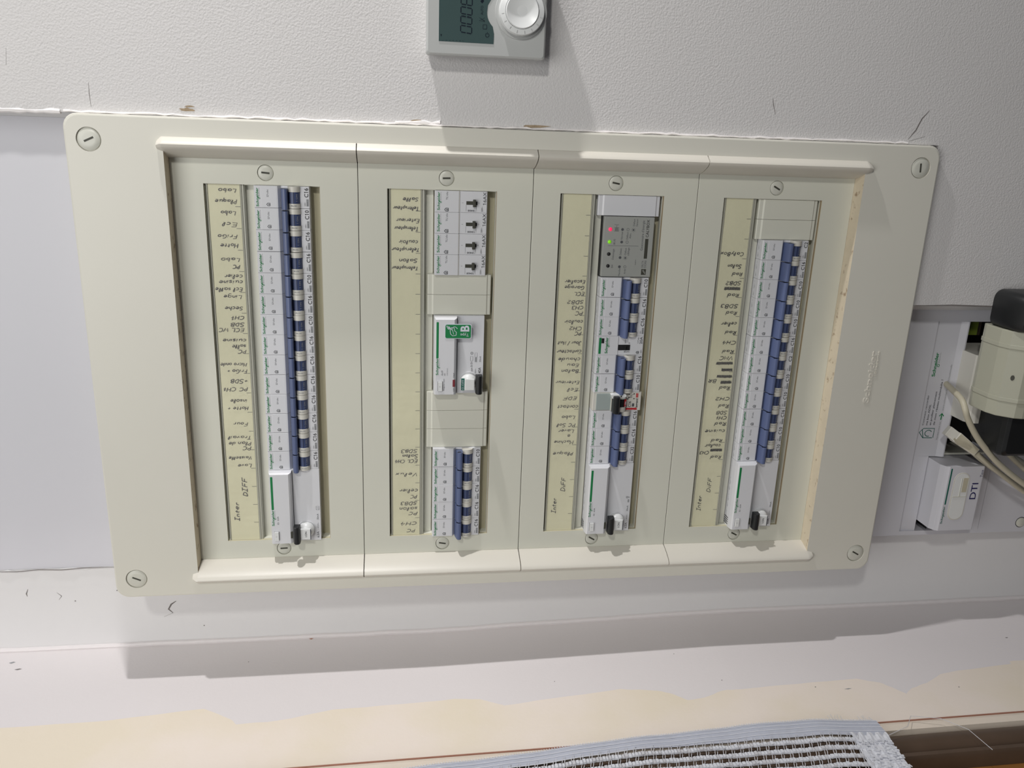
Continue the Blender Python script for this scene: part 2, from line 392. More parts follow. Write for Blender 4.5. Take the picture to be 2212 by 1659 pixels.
# ================================================================= SETTING
# recessed wall behind the enclosure (w = -80)
mb = MB(); mb.box(-310, -192.5, -900, 900, -120, -50, 'paint_flat'); mb.box(-192.5, 214, -440, 900, -120, -50, 'paint_flat'); mb.box(-192.5, 214, -900, -440, -140, -110, 'paint_flat')
wall_back = struct(mb.obj('wall_back', loc=O0))
mb = MB(); mb.box(-210.5, 209.5, 349, 900, -50, -49.2, 'gtl')
mb.obj('trunking_cover', wall_back, label='smooth grey trunking cover above the board')
# plasterboard casing that stands proud on the right of the board and below it
mb = MB()
mb.plate([(213.7, 900), (213.7, -386.6), (68.5, -386.6), (68.5, -900), (900, -900), (900, 900)], -120, 9, 'paint_rough')
wall_right = struct(mb.obj('wall_right', loc=O0))
# side wall with the old paint line
edge = [(900, 70), (439.7, 65.9), (352.6, 64.4), (271.6, 55.6), (245, 72), (239, 79.1), (203.1, 78.1), (154.9, 67.5), (96, 65.1), (44.2, 63.1), (20, 66), (-2.3, 77.8), (-42.6, 73.6),
        (-116.1, 67.9), (-151, 74.5), (-164.7, 81.8), (-175.1, 91.5), (-191.8, 89.7), (-212, 82), (-232.2, 81.7), (-290.4, 79.2), (-353.8, 77.1), (-374.8, 85.3),
        (-383, 94), (-390.9, 102.8), (-402, 95), (-421.7, 89.4), (-443, 78), (-465.5, 73.5), (-529.8, 67.7), (-532, 63), (-900, 60)]
def side_x(z): return -301.6 + max(0, min(1, (60 - z) / 290)) * 7.5
mb = MB()
fine = []
for (z0, w0), (z1, w1) in zip(edge[:-1], edge[1:]):
    n = 4 if abs(z1 - z0) < 200 else 1
    for i in range(n):
        t = i / n; fine.append((z0 + (z1 - z0) * t, w0 + (w1 - w0) * t + random.uniform(-.5, .5)))
fine.append(edge[-1])
for (z0, w0), (z1, w1) in zip(fine[:-1], fine[1:]):
    a, b = side_x(z0), side_x(z1)
    mb.add([(a, z0, -50), (b, z1, -50), (b, z1, w1), (a, z0, w0)], [(0, 1, 2, 3)], 'paint_side')
    mb.add([(a, z0, w0), (b, z1, w1), (b, z1, 140), (a, z0, 140)], [(0, 1, 2, 3)], 'paint_cream')
    mb.add([(a, z0, 140), (b, z1, 140), (b - 40, z1, 140), (a - 40, z0, 140)], [(0, 1, 2, 3)], 'paint_cream')
wall_left = struct(mb.obj('wall_left', loc=O0))
# fillet of filler in the corner between the two walls
mb = MB(); pts = [(side_x(z) + 2.2 + random.uniform(-.4, .4) - .8, z, -49.2) for z in range(880, -881, -22)]
mb.tube(pts, 2.6, 'paint_side', 8); mb.obj('corner_filler', wall_left)
# window set in the side wall
win = bpy.data.objects.new('window_1', None); C.objects.link(win); win.location = P(24.5, -200, 22.2); win.rotation_euler = (0.013, 0, 0); struct(win)
mb = MB(); mb.prism_z([(-322, 120), (-318.5, 120.5), (-317.6, 124), (-318.2, 131), (-326, 132), (-326, 120)], -700, 1100, 'trim'); mb.obj('window_trim', win)
mb = MB(); mb.prism_z([(-319.8, 119.2), (-317.6, 119.4), (-317.6, 120.6), (-319.8, 120.6)], -700, 1100, 'joint'); mb.obj('paint_joint', win)
mb = MB(); prof = [(-319, 131)] + [(-327 + 8 * math.cos(math.radians(a)), 143 + 12 * math.sin(math.radians(a))) for a in range(-80, 91, 12)] + [(-345, 157), (-345, 131)]
mb.prism_z(prof, -700, 1100, 'wood_dark', True)
mb.prism_z([(-322, 155), (-320, 157), (-320, 161), (-323, 163), (-340, 163), (-340, 155)], -700, 1100, 'wood_dark'); mb.obj('window_frame', win)
mb = MB(); mb.box(-356, -336, -700, -130, 160, 420, 'wood_orange'); mb.obj('lower_panel', win)
mb = MB(); mb.box(-360, -340, -130, 1100, 162, 420, 'wood_back'); mb.obj('upper_panel', win)

# caulk and damage on the walls
def blob_line(name, parent, pts, r, k, jit=.8, n=6, seed=1):
    rn = random.Random(seed); out = []
    for a, b in zip(pts[:-1], pts[1:]):
        m_ = max(2, int(math.dist(a, b) / 6))
        for i in range(m_): out.append(tuple(a[q] + (b[q] - a[q]) * i / m_ + rn.uniform(-jit, jit) * .5 for q in range(3)))
    out.append(pts[-1])
    mb_ = MB(); mb_.tube(out, [r * rn.uniform(.55, 1.25) for _ in out], k, n); return mb_.obj(name, parent)
blob_line('caulk_bead', wall_right, [(213.5, 900, 7), (214, 400, 7), (214, 352, 8)], 2.6, 'caulk', .8, 8, 3)
blob_line('caulk_bead', wall_right, [(214.4, 349, 9.4), (214.8, 200, 9.6), (214.6, 0, 9.4), (214.8, -356, 9.4)], .95, 'caulk', 1.1, 6, 5)
blob_line('caulk_bead', wall_right, [(216.4, 60, 9.0), (215.6, 96, 9.3)], 1.3, 'caulk', 1.0, 6, 15)
blob_line('caulk_bead', wall_back, [(-212, 349, -49.8), (-213, 900, -49.8)], 1.2, 'paint_flat', 1.2, 7, 6)
def crack(parent, pts, wd, w, k='crack', name='crack'):
    mb_ = MB(); mb_.line(pts, wd, w, k, True); return mb_.obj(name, parent)
crack(wall_back, [(-211, 491), (-212, 460), (-210.5, 440), (-211.6, 420), (-210.4, 400), (-210.5, 352)], .8, -47.0)
crack(wall_back, [(-266, 321), (-261.5, 325), (-256, 322), (-252.5, 317)], 1.6, -49.9)
crack(wall_back, [(-270, 330), (-266, 321)], .6, -49.9)
crack(wall_back, [(-238, 428), (-242, 424), (-246, 427)], .7, -49.9)
crack(wall_back, [(-233, 454), (-238, 456), (-241, 455.5)], 1.1, -49.9)
crack(wall_right, [(236, 329), (228, 329.4), (218, 329)], .5, 9.06)
crack(wall_right, [(258, 385), (246, 386.5)], .5, 9.06)
crack(wall_right, [(218, -356), (226, -362), (236, -366), (243, -372)], 1.1, 9.06)
crack(wall_right, [(216.4, -357), (221, -372)], .8, 9.06)
crack(wall_right, [(234, -229), (242, -226), (247, -225)], .7, 9.06)
crack(wall_right, [(67.9, -392), (68.6, -430), (67.8, -470), (68.4, -900)], 1.4, 9.06)
def chip(parent, cx, cz, r1, r2, w, k, seed, h=.35):
    rn = random.Random(seed); n = 11
    pts = [(cx + r1 * rn.uniform(.5, 1.1) * math.cos(6.283 * i / n), cz + r2 * rn.uniform(.5, 1.1) * math.sin(6.283 * i / n)) for i in range(n)]
    mb_ = MB(); mb_.plate(pts, w, w + h, k); return mb_.obj('plaster_chip', parent)
chip(wall_right, 219, 258, 1.6, 7, 8.9, 'chip', 2); chip(wall_right, 221.5, 256, 1, 4, 8.9, 'chip', 4)
chip(wall_right, 216.6, -19, 1.6, 15, 8.9, 'chip', 8); chip(wall_right, 217, 79, 1.6, 6, 8.9, 'chip', 9)

for i, (x, z, w_) in enumerate([(-248, 412, -50), (-238, 372, -50), (-282, 292, -50)]): chip(wall_back, x, z, .6, .8, w_ - .1, 'crack', 20 + i)
mb = MB()
for (z, w_, a, b, k) in [(459, -18.6, 3.4, 1.1, 'crack'), (469, -30, 3, 1.6, 'ink_pale'), (185, -47, 2.6, 1.6, 'rust'), (243, -12, .7, .7, 'crack'), (-185, 20, .6, .6, 'crack'), (-218, 67, .7, .7, 'crack'), (-306, 85.6, .8, .8, 'crack'), (-337, 91, 4, .7, 'ink_pale'), (-449.6, 98.3, .8, .8, 'crack'), (-559, 24, 2, .7, 'crack'), (-55, 49, .6, .6, 'crack')]:
    x = side_x(z) + .15
    mb.add([(x, z - a, w_ - b * .3), (x, z - a * .2, w_ - b), (x, z + a, w_), (x, z + a * .1, w_ + b)], [(0, 1, 2, 3)], k)
mb.obj('scuff_mark', wall_left)

# ================================================================= ENCLOSURE
board = empty('distribution_board', O0, 'large cream wall enclosure with four columns of breakers, each behind its own face plate', 'electrical panel')
N = 6
mb = MB()
outer = rrect(-208.3, 213.4, -386.5, 349.6, 11, N)
inner = rect_like(-196.0, 198.0, -316.8, 277.0, N)
ringplate(mb, outer, inner, -49.9, 15, 'frame', 'dusty', bev=1.6, inner_w0=-3)
frame = mb.obj('front_frame', board)
caps = [(194.2, 331.5, 115), (193.9, -368.9, 5), (-189.5, 330.9, 65), (-189.6, -370.5, 60)]
holes(frame, [(x, z, 9.3, 13.2, 20) for x, z, a in caps], 0)
def lock_cap(parent, x, z, r, w, ang, slot):
    mb_ = MB(); mb_.lathe(x, z, [(r, w - 1.6), (r, w - .3), (r - .5, w + .1), (r * .5, w + .25), (.01, w + .25)], 'cap')
    o = mb_.obj('lock_cap', parent)
    a = math.radians(ang); d = (math.cos(a), math.sin(a)); mb_ = MB()
    q = [(x + d[0] * slot * s - d[1] * t, z + d[1] * slot * s + d[0] * t) for s, t in ((-1, -.75), (1, -.75), (1, .75), (-1, .75))]
    mb_.plate(q, w + .2, w + .32, 'slot')
    s_ = mb_.obj('lock_slot', o if parent is board or parent is frame else parent)
    return o
for x, z, a in caps: lock_cap(frame, x, z, 8.5, 14.6, a, 3.9)
# raised maker's logo on the frame
def logo_text(mb, x, z, h, length, k, w, sub=None, subk=None, loop=True):
    text(mb, 'Schneider', x, z, h, k, w, length, bold=.022)
    if loop:                                   # the hooked stroke that drops below the word
        r = h * .30; cx = x + length * .44; cz = z - h * .42
        mb.ring(cx, cz, r * .62, r * 1.15, w, k, 14)
        mb.line([(cx + r * .9, cz), (cx + r * 1.0, cz + h * .35), (cx + r * .9, cz + h * .75)], h * .16, w, k)
    if sub is not False:
        text(mb, 'Electric', x + length * .56, z - h * .56, h * .36, subk or k, w, length * .44)
        mb.line([(x + length * .53, z - h * .75), (x + length * .53, z)], h * .05, w, subk or k)
mb = MB(); logo_text(mb, -27, -356.5, 5.6, 52, 'frame', 0, loop=False)
lv, lf = list(mb.v), list(mb.f)
mb2 = MB(); mb2.mid('handle')
n0 = len(lv)
for off in (15.0, 15.55):
    mb2.v += [(a, -off * MM, c) for a, b, c in lv]
mb2.f += [[i for i in f] for f in lf] + [[i + n0 for i in f] for f in lf]
ec = {}
for f in lf:
    for a, b in zip(f, f[1:] + f[:1]): ec[(a, b)] = ec.get((a, b), 0) + 1
for (a, b) in ec:
    if (b, a) not in ec: mb2.f.append([a, b, b + n0, a + n0])
mb2.mi = [0] * len(mb2.f); mb2.sm = [False] * len(mb2.f)
mb2.obj('embossed_logo', frame, label='raised maker name in the same cream plastic')

rowz = [201.9, 53.1, -94.6, -243.0]          # screw line of each face plate
base = [167.1, 18.4, -130.4, -279.1]         # bottom edge of each device row
zlim = [(277.0, 127.4), (126.9, -21.4), (-21.9, -169.4), (-169.9, -316.8)]
cap_ang = [[(-5, 88), (0, 80)], [(90, 92), (75, 92)], [(80, 60), (0, 60)], [(0, 60), (0, 60)]]
cap_a = [(85, 92), (92, 80), (80, 60), (62, 62)]
hand_prof = [(0, -2), (0, 0), (1.2, 4.5), (2.8, 9.4), (4.6, 13.8), (6.4, 17.4), (8.0, 19.9), (9.4, 21.3), (10.6, 21.7), (11.8, 21.0), (13.4, 18.9), (15.0, 16.6), (16.3, 14.9), (16.3, 13.5), (15.6, -2)]
for r in range(4):
    zt, zb = zlim[r]; b = base[r]
    cz = (zt + zb) / 2
    plate = None
    mb = MB()
    outer = rect_like(-180.0, 182.6, zb, zt, N); inner = rect_like(-161.8, 162.2, b - 8.6, b + 84.6, N)
    ringplate(mb, outer, inner, -3, 0, 'plate', 'well', bev=.35, inner_w0=-10.5)
    plate = mb.obj('face_plate', board)
    holes(plate, [(172.0, rowz[r], 6.6, -1.6, 4), (-171.0, rowz[r] - .3, 6.6, -1.6, 4)], 0)
    for i, (x, dz) in enumerate(((172.0, 0), (-171.0, -.3))): lock_cap(plate, x, rowz[r] + dz, 6.1, -.35, cap_a[r][i], 3.3)
    for sgn, x0 in ((1, 182.0), (-1, -180.0)):
        mb = MB(); e0 = 1.6 if r == 0 else 0; e1 = 1.6 if r == 3 else 0
        # rounded grip, its free ends chamfered
        full = lambda z, q: [(x0 + sgn * (8 + (a - 8) * q), z, (w if w < 14 else 14 + (w - 14) * q)) for a, w in hand_prof]
        lo = ([full(zt + 4.4, .62), full(zt + .7, 1)] if r == 0 else [full(zt - .15, 1)]) + [full(zt - 1, 1), full(zb + 1, 1)] + ([full(zb - .7, 1), full(zb - 5.4, .62)] if r == 3 else [full(zb + .15, 1)])
        mb.loft(lo, 'handle', smooth=True); mb.obj('grip_rail', plate, bevel=0)
    # well behind the opening
    mb = MB()
    mb.box(-164, 164.5, b - 9, b + 85, -12, -10, 'well')
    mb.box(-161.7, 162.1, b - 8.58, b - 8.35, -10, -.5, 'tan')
    mb.box(-161.8, 162.2, b + 45.4, b + 52.6, -10, -7.6, 'plate')     # bridge between strip and devices
    mb.obj('opening_well', plate)
    # holder rails of the label strip
    mb = MB()
    mb.prism_x([(b + 52.4, -10), (b + 52.6, -3.0), (b + 53.6, -1.9), (b + 54.6, -2.2), (b + 55.0, -1.5), (b + 56.2, -1.2), (b + 56.4, -10)], -161.8, 162.2, 'lip')
    mb.prism_x([(b + 81.8, -10), (b + 82.0, -1.3), (b + 82.9, -1.0), (b + 83.2, -2.6), (b + 83.4, -10)], -161.8, 162.2, 'lip')
    mb.obj('strip_holder', plate)
    # dark strip painted as the shade in the gap between neighbouring plates
    if r < 3:
        mb = MB(); mb.box(-180, 182.6, zb - .5, zb, -4, -1.1, 'groove'); mb.obj('gap_shade', plate)

# ================================================================= LABEL STRIPS
W0 = [('Labo', 157.2, 58.9, 72.9), ('Plaque', 148.4, 58.8, 76.1), ('Labo', 138.9, 60.3, 72.0), ('Ecl', 129.7, 59.5, 70.9), ('FriGo', 119.6, 60.1, 75.6), ('Hotte', 112.0, 59.9, 74.1), ('Labo', 100.1, 59.2, 74.2), ('PC', 93.8, 59.6, 65.0), ('celier', 85.9, 57.9, 72.3), ('cuisine', 80.9, 57.9, 77.1), ('Ecl salle', 74.7, 58.6, 80.6), ('Linge', 68.3, 59.3, 74.1), ('Seche', 58.4, 59.2, 73.7), ('CH1', 49.7, 58.3, 69.0), ('SDB', 43.9, 58.6, 69.7), ('ECL WC', 39.1, 59.2, 79.8), ('cuisine', 29.8, 58.0, 77.2), ('salle', 24.6, 58.6, 69.8), ('PC', 19.7, 58.5, 64.9), ('Micro onde', 8.3, 58.8, 80.7), ('FriGo +', 2.2, 58.8, 75.1), ('+SDB', -7.3, 58.6, 72.8), ('PC CH1', -14.6, 59.0, 79.3), ('insole', -25.2, 60.3, 74.2), ('Hotte +', -32.2, 59.6, 76.8), ('Four', -46.8, 60.7, 73.0), ('Travail', -59.8, 58.5, 78.1), ('Plan de', -65.4, 58.8, 78.1), ('PC', -70.4, 59.1, 66.0), ('Vaisselle', -79.6, 59.2, 79.0), ('Lave', -87.0, 59.6, 71.4)]
W1 = [('Salle', 153.7, 58.3, 71.1), ('Telerupteur', 146.2, 58.0, 79.5), ('Exterieur', 136.1, 57.6, 76.8), ('Telerupteur', 129.3, 58.3, 78.6), ('couloir', 117.6, 58.6, 74.7), ('Telerupteur', 111.1, 57.5, 80.8), ('Salon', 101.7, 58.9, 74.4), ('Telerupteur', 95.1, 58.5, 80.9), ('SDB3', -75.8, 58.4, 73.1), ('Salon', -80.4, 58.0, 71.9), ('ECL CH4', -85.8, 58.4, 78.9), ('Velux', -98.9, 58.0, 78.2), ('celier', -115.5, 57.9, 74.8), ('PC', -122.1, 58.7, 64.6), ('SDB3', -128.9, 58.7, 73.6), ('salon', -134.3, 58.3, 74.8), ('PC', -139.5, 58.2, 65.8), ('CH4', -149.9, 58.6, 73.7), ('PC', -157.5, 60.2, 67.7)]
W2 = [('Escalier', 85.0, 57.6, 75.9), ('Garage', 79.7, 58.0, 75.9), ('ECL', 73.7, 57.6, 66.6), ('SDB2', 66.2, 57.8, 72.3), ('CH3', 61.2, 57.5, 68.0), ('PC', 56.1, 57.9, 64.5), ('couloir', 48.1, 57.4, 74.2), ('CH2', 41.9, 57.8, 69.1), ('PC', 37.0, 58.2, 64.1), ('Jour / Nuit', 28.3, 57.7, 79.6), ('contacteur', 20.1, 57.2, 79.9), ('chaude', 12.7, 57.5, 78.1), ('Eau', 7.0, 58.6, 69.7), ('Balon', 1.4, 58.3, 74.5), ('Exterieur', -9.6, 57.2, 79.5), ('Ecl', -16.5, 57.9, 67.6), ('EDF', -25.3, 58.5, 70.9), ('contact', -33.4, 56.9, 76.4), ('Labo', -43.9, 59.3, 71.7), ('PC Sol', -51.7, 58.4, 75.8), ('Laver', -57.6, 59.6, 74.4), ('a', -62.9, 63.1, 65.4), ('Machine', -68.8, 59.3, 77.9), ('Plaque', -80.7, 59.0, 78.4)]
W3 = [('CalyBox', 112.4, 59.2, 81.2), ('Salon', 101.3, 60.1, 73.2), ('Rad', 93.8, 58.4, 67.8), ('SDB2', 85.4, 58.5, 72.9), ('##', 80.3, 59.4, 74.5), ('Rad', 74.1, 59.4, 70.0), ('SDB3', 63.8, 58.9, 75.3), ('Rad', 57.5, 59.3, 69.6), ('celier', 47.0, 58.4, 73.4), ('Rad', 38.8, 57.8, 68.2), ('CH4', 28.9, 56.6, 69.8), ('Rad', 20.2, 57.9, 68.8), ('VMC', 13.7, 57.9, 70.7), ('##', 8.7, 58.1, 74.1), ('##', 2.1, 57.7, 68.3), ('##', -4.5, 57.3, 72.2), ('##', -10.3, 57.4, 67.6), ('BR', -9.1, 71.7, 79.5), ('Rad', -15.8, 57.6, 67.8), ('CH2', -26.9, 56.3, 70.1), ('Rad', -34.0, 56.6, 66.5), ('SDB', -41.2, 57.4, 68.1), ('CH1', -46.4, 57.1, 67.5), ('Rad', -52.4, 57.2, 68.4), ('cuisine', -60.0, 57.5, 77.5), ('Rad', -69.6, 59.1, 70.0), ('couloir', -75.0, 60.5, 76.2), ('##', -79.8, 58.8, 70.4), ('CH3', -82.5, 71.3, 80.5), ('Rad', -87.2, 58.3, 68.8)]
V = [(0, 'DIFF', -118.1, -100.2, 66.8), (0, 'Inter', -142.3, -124.1, 75.4), (2, 'DiFF', -120.6, -106.6, 66.9), (2, 'Inter', -143.2, -127.8, 74.9), (3, 'DiFF', -125.2, -110.4, 67.5), (3, 'Inter', -145.0, -129.0, 76.0)]
strip_labels = ['yellowed handwritten label strip of the leftmost column, starting with Labo and Plaque',
                'yellowed handwritten label strip of the second column, mostly blank in its middle',
                'yellowed handwritten label strip of the third column, blank beside the grey controller',
                'yellowed handwritten label strip of the rightmost column, with words scribbled out']
for r, WW in enumerate((W0, W1, W2, W3)):
    st = empty('label_strip', P(0, base[r], 0), strip_labels[r], 'label strip', 'handwritten label strips')
    # the paper lies a little wavy
    mb = MB(); nx = 130; vs = []; fs = []; rn = random.Random(40 + r); ph = [rn.uniform(0, 6) for _ in range(4)]
    for i in range(nx + 1):
        x = -161.6 + 323.6 * i / nx
        wv = .10 * math.sin(x * .9 + ph[0]) * (.5 + .5 * math.sin(x * .03 + ph[1])) + .12 * math.sin(x * .11 + ph[2])
        for z in (56.4, 69, 81.8): vs.append((x, z, -2.0 + wv * (1 if z == 69 else .6)))
    for i in range(nx):
        for j in (0, 1): a = i * 3 + j; fs.append((a, a + 3, a + 4, a + 1))
    mb.add(vs, fs, 'paper', True); mb.obj('paper_sheet', st)
    mb = MB()
    for k in range(1, 18): mb.rect(162 - 18 * k - .17, 162 - 18 * k + .17, 56.6, 60.6, -1.6, 'ink'); 
    mb.obj('tick_marks', st)
    pen = 'marker' if r == 3 else 'pen'
    for t, x, z0, z1 in WW:
        mb = MB()
        if t == '##':
            h = 3.2; n = 26
            for q in range(3):
                pts = [(x + random.uniform(-.5, .5) + h * .42 * (1 if i % 2 else -1) * random.uniform(.4, 1), z0 + (z1 - z0) * i / n + random.uniform(-.5, .5)) for i in range(n + 1)]
                mb.line(pts, .55, -1.5, 'marker')
            for dx in (-.9, 0, .9): mb.line([(x + dx, z0), (x + dx + random.uniform(-.3, .3), z1)], .6, -1.5, 'marker')
            mb.obj('scribble', st)
        else:
            h = 3.3 if t[0].isupper() else 3.6
            write(mb, t, z0, z1, x + h * (.5 if t.isupper() else .38), h, pen, -1.5, 'Z', .52 if r == 3 else .42)
            mb.obj('handwritten_word', st)
    for rr, t, x0, x1, z in V:
        if rr == r:
            mb = MB(); write(mb, t, x0, x1, z - 1.9, 4.2, pen, -1.5, 'X', .48); mb.obj('handwritten_word', st)
    mb = MB(); mb.box(-161.6, 162, 56.4, 81.8, -1.15, -.95, 'clear'); mb.obj('clear_cover', st)

# ================================================================= DEVICES
def house_icon(mb, x, z, k, w, s=1.0):
    a = [(x, z), (x + 2.4 * s, z), (x + 2.4 * s, z + 2.1 * s), (x + 1.2 * s, z + 3.1 * s), (x, z + 2.1 * s), (x, z)]
    mb.line(a, .62 * s, w, k)
    mb.rect(x + .85 * s, x + 1.55 * s, z + .3 * s, z + 1.9 * s, w, k)
def side_print(mb, r_, n=1):
    """small moulded print on the upper flank of a device"""
    for i in range(n):
        o = 18 * i
        for a, b, h in ((2, 6, .5), (2, 4.5, 1.6), (8, 13, .5), (9, 11.5, 1.8), (14, 16, .9)):
            mb.add([(o + a, 44.56, -5.6 + h), (o + b, 44.56, -5.6 + h), (o + b, 44.56, -5.2 + h), (o + a, 44.56, -5.2 + h)], [(0, 1, 2, 3)], 'ink_pale')

def make_breaker(rating):
    root = empty('circuit_breaker', P(0, 0, 0), 'x', 'circuit breaker')
    mb = MB()
    prof = [(-.3, -10), (-.3, 1.6), (0.2, 2.2), (6.8, 2.4), (23.0, -.6), (25.2, 3.0), (25.6, 3.25), (43.8, 3.2), (44.2, 2.9), (44.5, 1.8), (44.5, -10)]
    mb.prism_x([p for p in prof], .12, 17.88, 'body'); mb.obj('body', root)
    mb = MB()
    mb.box(.35, 17.65, 26.2, 39.0, 3.0, 3.34, 'body'); mb.obj('marking_window', root, bevel=.12, segs=1)
    # hood above the toggle
    mb = MB()
    mb.prism_x([(23.3, -1), (22.8, 2.5), (21.6, 8.2), (20.6, 9.8), (19.0, 10.2), (17.6, 9.7), (17.0, 8.4), (16.9, -1)], -1.0, 16.1, 'hood')
    h = mb.obj('lever_hood', root, bevel=.35)
    mb = MB(); n = 14
    mb.add([(16.14, 20.0 + 2.1 * math.cos(6.283 * i / n), 7.6 + 1.5 * math.sin(6.283 * i / n)) for i in range(n)], [tuple(range(n))], 'navy'); mb.obj('hood_hollow', h)
    drum = [(17.4, -1)] + [(12.2 + 5.2 * math.cos(math.radians(a)), 1.4 + 5.6 * math.sin(math.radians(a))) for a in range(0, 181, 15)] + [(7.0, -1)]
    for x0, x1 in ((.15, 4.0), (13.4, 17.8)):
        mb = MB(); mb.prism_x(drum, x0, x1, 'ring', True); o = mb.obj('drum_collar', root)
        if x0 < 1:
            mb = MB(); text(mb, '20726', 2.9, 10.2, 1.25, 'ink_pale', 7.1, 4.6, 'Z', bold=.01); mb.obj('collar_number', o)
    mb = MB()
    drum2 = [(17.2, -1)] + [(12.2 + 4.9 * math.cos(math.radians(a)), 1.2 + 5.2 * math.sin(math.radians(a))) for a in range(0, 181, 15)] + [(7.1, -1)]
    mb.prism_x(drum2, 3.9, 13.5, 'toggle', True)
    for zc in (12.3, 15.3): mb.rect(4.1, 13.3, zc - .18, zc + .18, 1.2 + 5.2 * math.sqrt(1 - ((zc - 12.2) / 4.9) ** 2) + .08, 'navy')
    for zc in (13.2, 14.4): mb.prism_x([(zc - .35, 4), (zc - .25, 6.75 - abs(zc - 12.2) * .34), (zc + .25, 6.7 - abs(zc - 12.2) * .36), (zc + .35, 4)], 4.2, 13.2, 'hood')
    mb.rect(4.0, 4.35, 7.3, 17.0, 5.2, 'navy'); mb.rect(13.1, 13.4, 7.3, 17.0, 5.2, 'navy')
    t = mb.obj('toggle', root)
    mb = MB(); v, f, l = glyphs('1 ON', 0)
    mb.add([(6.0 + a * 5.6 / l, 9.2 + b * 1.9, 5.5 + (b * 1.9) * .52) for a, b in v], f, 'ink_pale'); mb.obj('toggle_marking', t)
    mb = MB(); logo_text(mb, .9, 40.9, 1.95, 15.2, 'green', 3.36, subk='ink_pale'); mb.obj('maker_logo', root)
    mb = MB(); text(mb, "D'clic", 9.0, 32.8, 1.35, 'ink', 3.40, 5.9, bold=.008); house_icon(mb, 1.7, 31.8, 'ink', 3.40, .88)
    mb.obj('model_marking', root)
    mb = MB(); text(mb, rating, 17.3 - (3.5 + 2.35 * (len(rating) - 1)), .9, 3.1, 'ink_black', 2.52, 3.2 + 2.15 * (len(rating) - 1), bold=.006)
    text(mb, '230V~', 1.9, 3.2, .95, 'ink', 2.52, 3.6); mb.rect(1.8, 7.6, .8, 2.5, 2.5, 'ink_pale')
    text(mb, '6000 3', 2.2, 1.25, .8, 'ink', 2.56, 5.0)
    mb.obj('rating_marking', root)
    mb = MB(); side_print(mb, 0); mb.obj('flank_print', root)
    return root

protos = {}
def place(root, k, row, n=1):
    root.location = P(162 - 18 * (k + n), base[row], 0); return root
cols = ['leftmost column', 'second column', 'third column', 'rightmost column']
used = set()
def breaker(rating, row, k, note):
    if rating not in protos: protos[rating] = make_breaker(rating); o = protos[rating]
    else: o = copy_tree(protos[rating])
    place(o, k, row)
    # tiny mounting irregularities as in the photo
    o.location.x += random.uniform(-.12, .12) * MM; o.location.y += random.uniform(-.15, .15) * MM
    o['label'] = 'white %s breaker, blue toggle, %s, %s' % (rating, cols[row], note)
    o['group'] = 'miniature circuit breakers'
    return o
R0 = [('C16', 'at its top end beside Labo Plaque'), ('C10', 'second from its top, beside Labo Ecl'), ('C16', 'beside FriGo Hotte'), ('C16', 'beside Labo PC'), ('C10', 'beside celier cuisine'),
      ('C16', 'beside Linge Seche'), ('C10', 'beside CH1 SDB WC'), ('C16', 'beside cuisine salle PC'), ('C16', 'beside Micro onde FriGo'), ('C16', 'beside SDB PC CH1'),
      ('C16', 'beside insole Hotte'), ('C16', 'beside Four'), ('C16', 'beside Travail Plan de'), ('C16', 'beside Lave Vaisselle')]
for k, (c, n) in enumerate(R0): breaker(c, 0, k, n)
R1 = [('C10', 'topmost of the lower five, beside ECL CH4'), ('C10', 'beside Velux'), ('C16', 'beside PC celier'), ('C16', 'beside PC salon SDB3'), ('C16', 'at its bottom end beside PC CH4')]
for k, (c, n) in enumerate(R1): breaker(c, 1, 13 + k, n)
for k, c, n in ((4, 'C10', 'below the grey controller beside Escalier Garage'), (5, 'C16', 'beside PC CH3 SDB2'), (6, 'C16', 'beside PC CH2 couloir'), (8, 'C16', 'beside Balon Eau chaude'), (9, 'C10', 'beside Ecl Exterieur'),
                (11, 'C16', 'beside PC Sol Labo, under the black lever'), (12, 'C16', 'beside Machine a Laver'), (13, 'C32', 'the only C32, beside Plaque')): breaker(c, 2, k, n)
R3 = [('C2', 'its topmost breaker, beside CalyBox'), ('C16', 'beside Rad Salon'), ('C10', 'beside Rad SDB2'), ('C10', 'beside Rad SDB3'), ('C10', 'beside Rad celier'), ('C16', 'beside Rad CH4'), ('C2', 'beside VMC'),
      ('C10', 'beside Rad and BR'), ('C10', 'beside Rad CH2'), ('C16', 'beside Rad CH1 SDB'), ('C10', 'beside Rad cuisine'), ('C10', 'beside Rad couloir CH3')]
for k, (c, n) in enumerate(R3): breaker(c, 3, 2 + k, n)

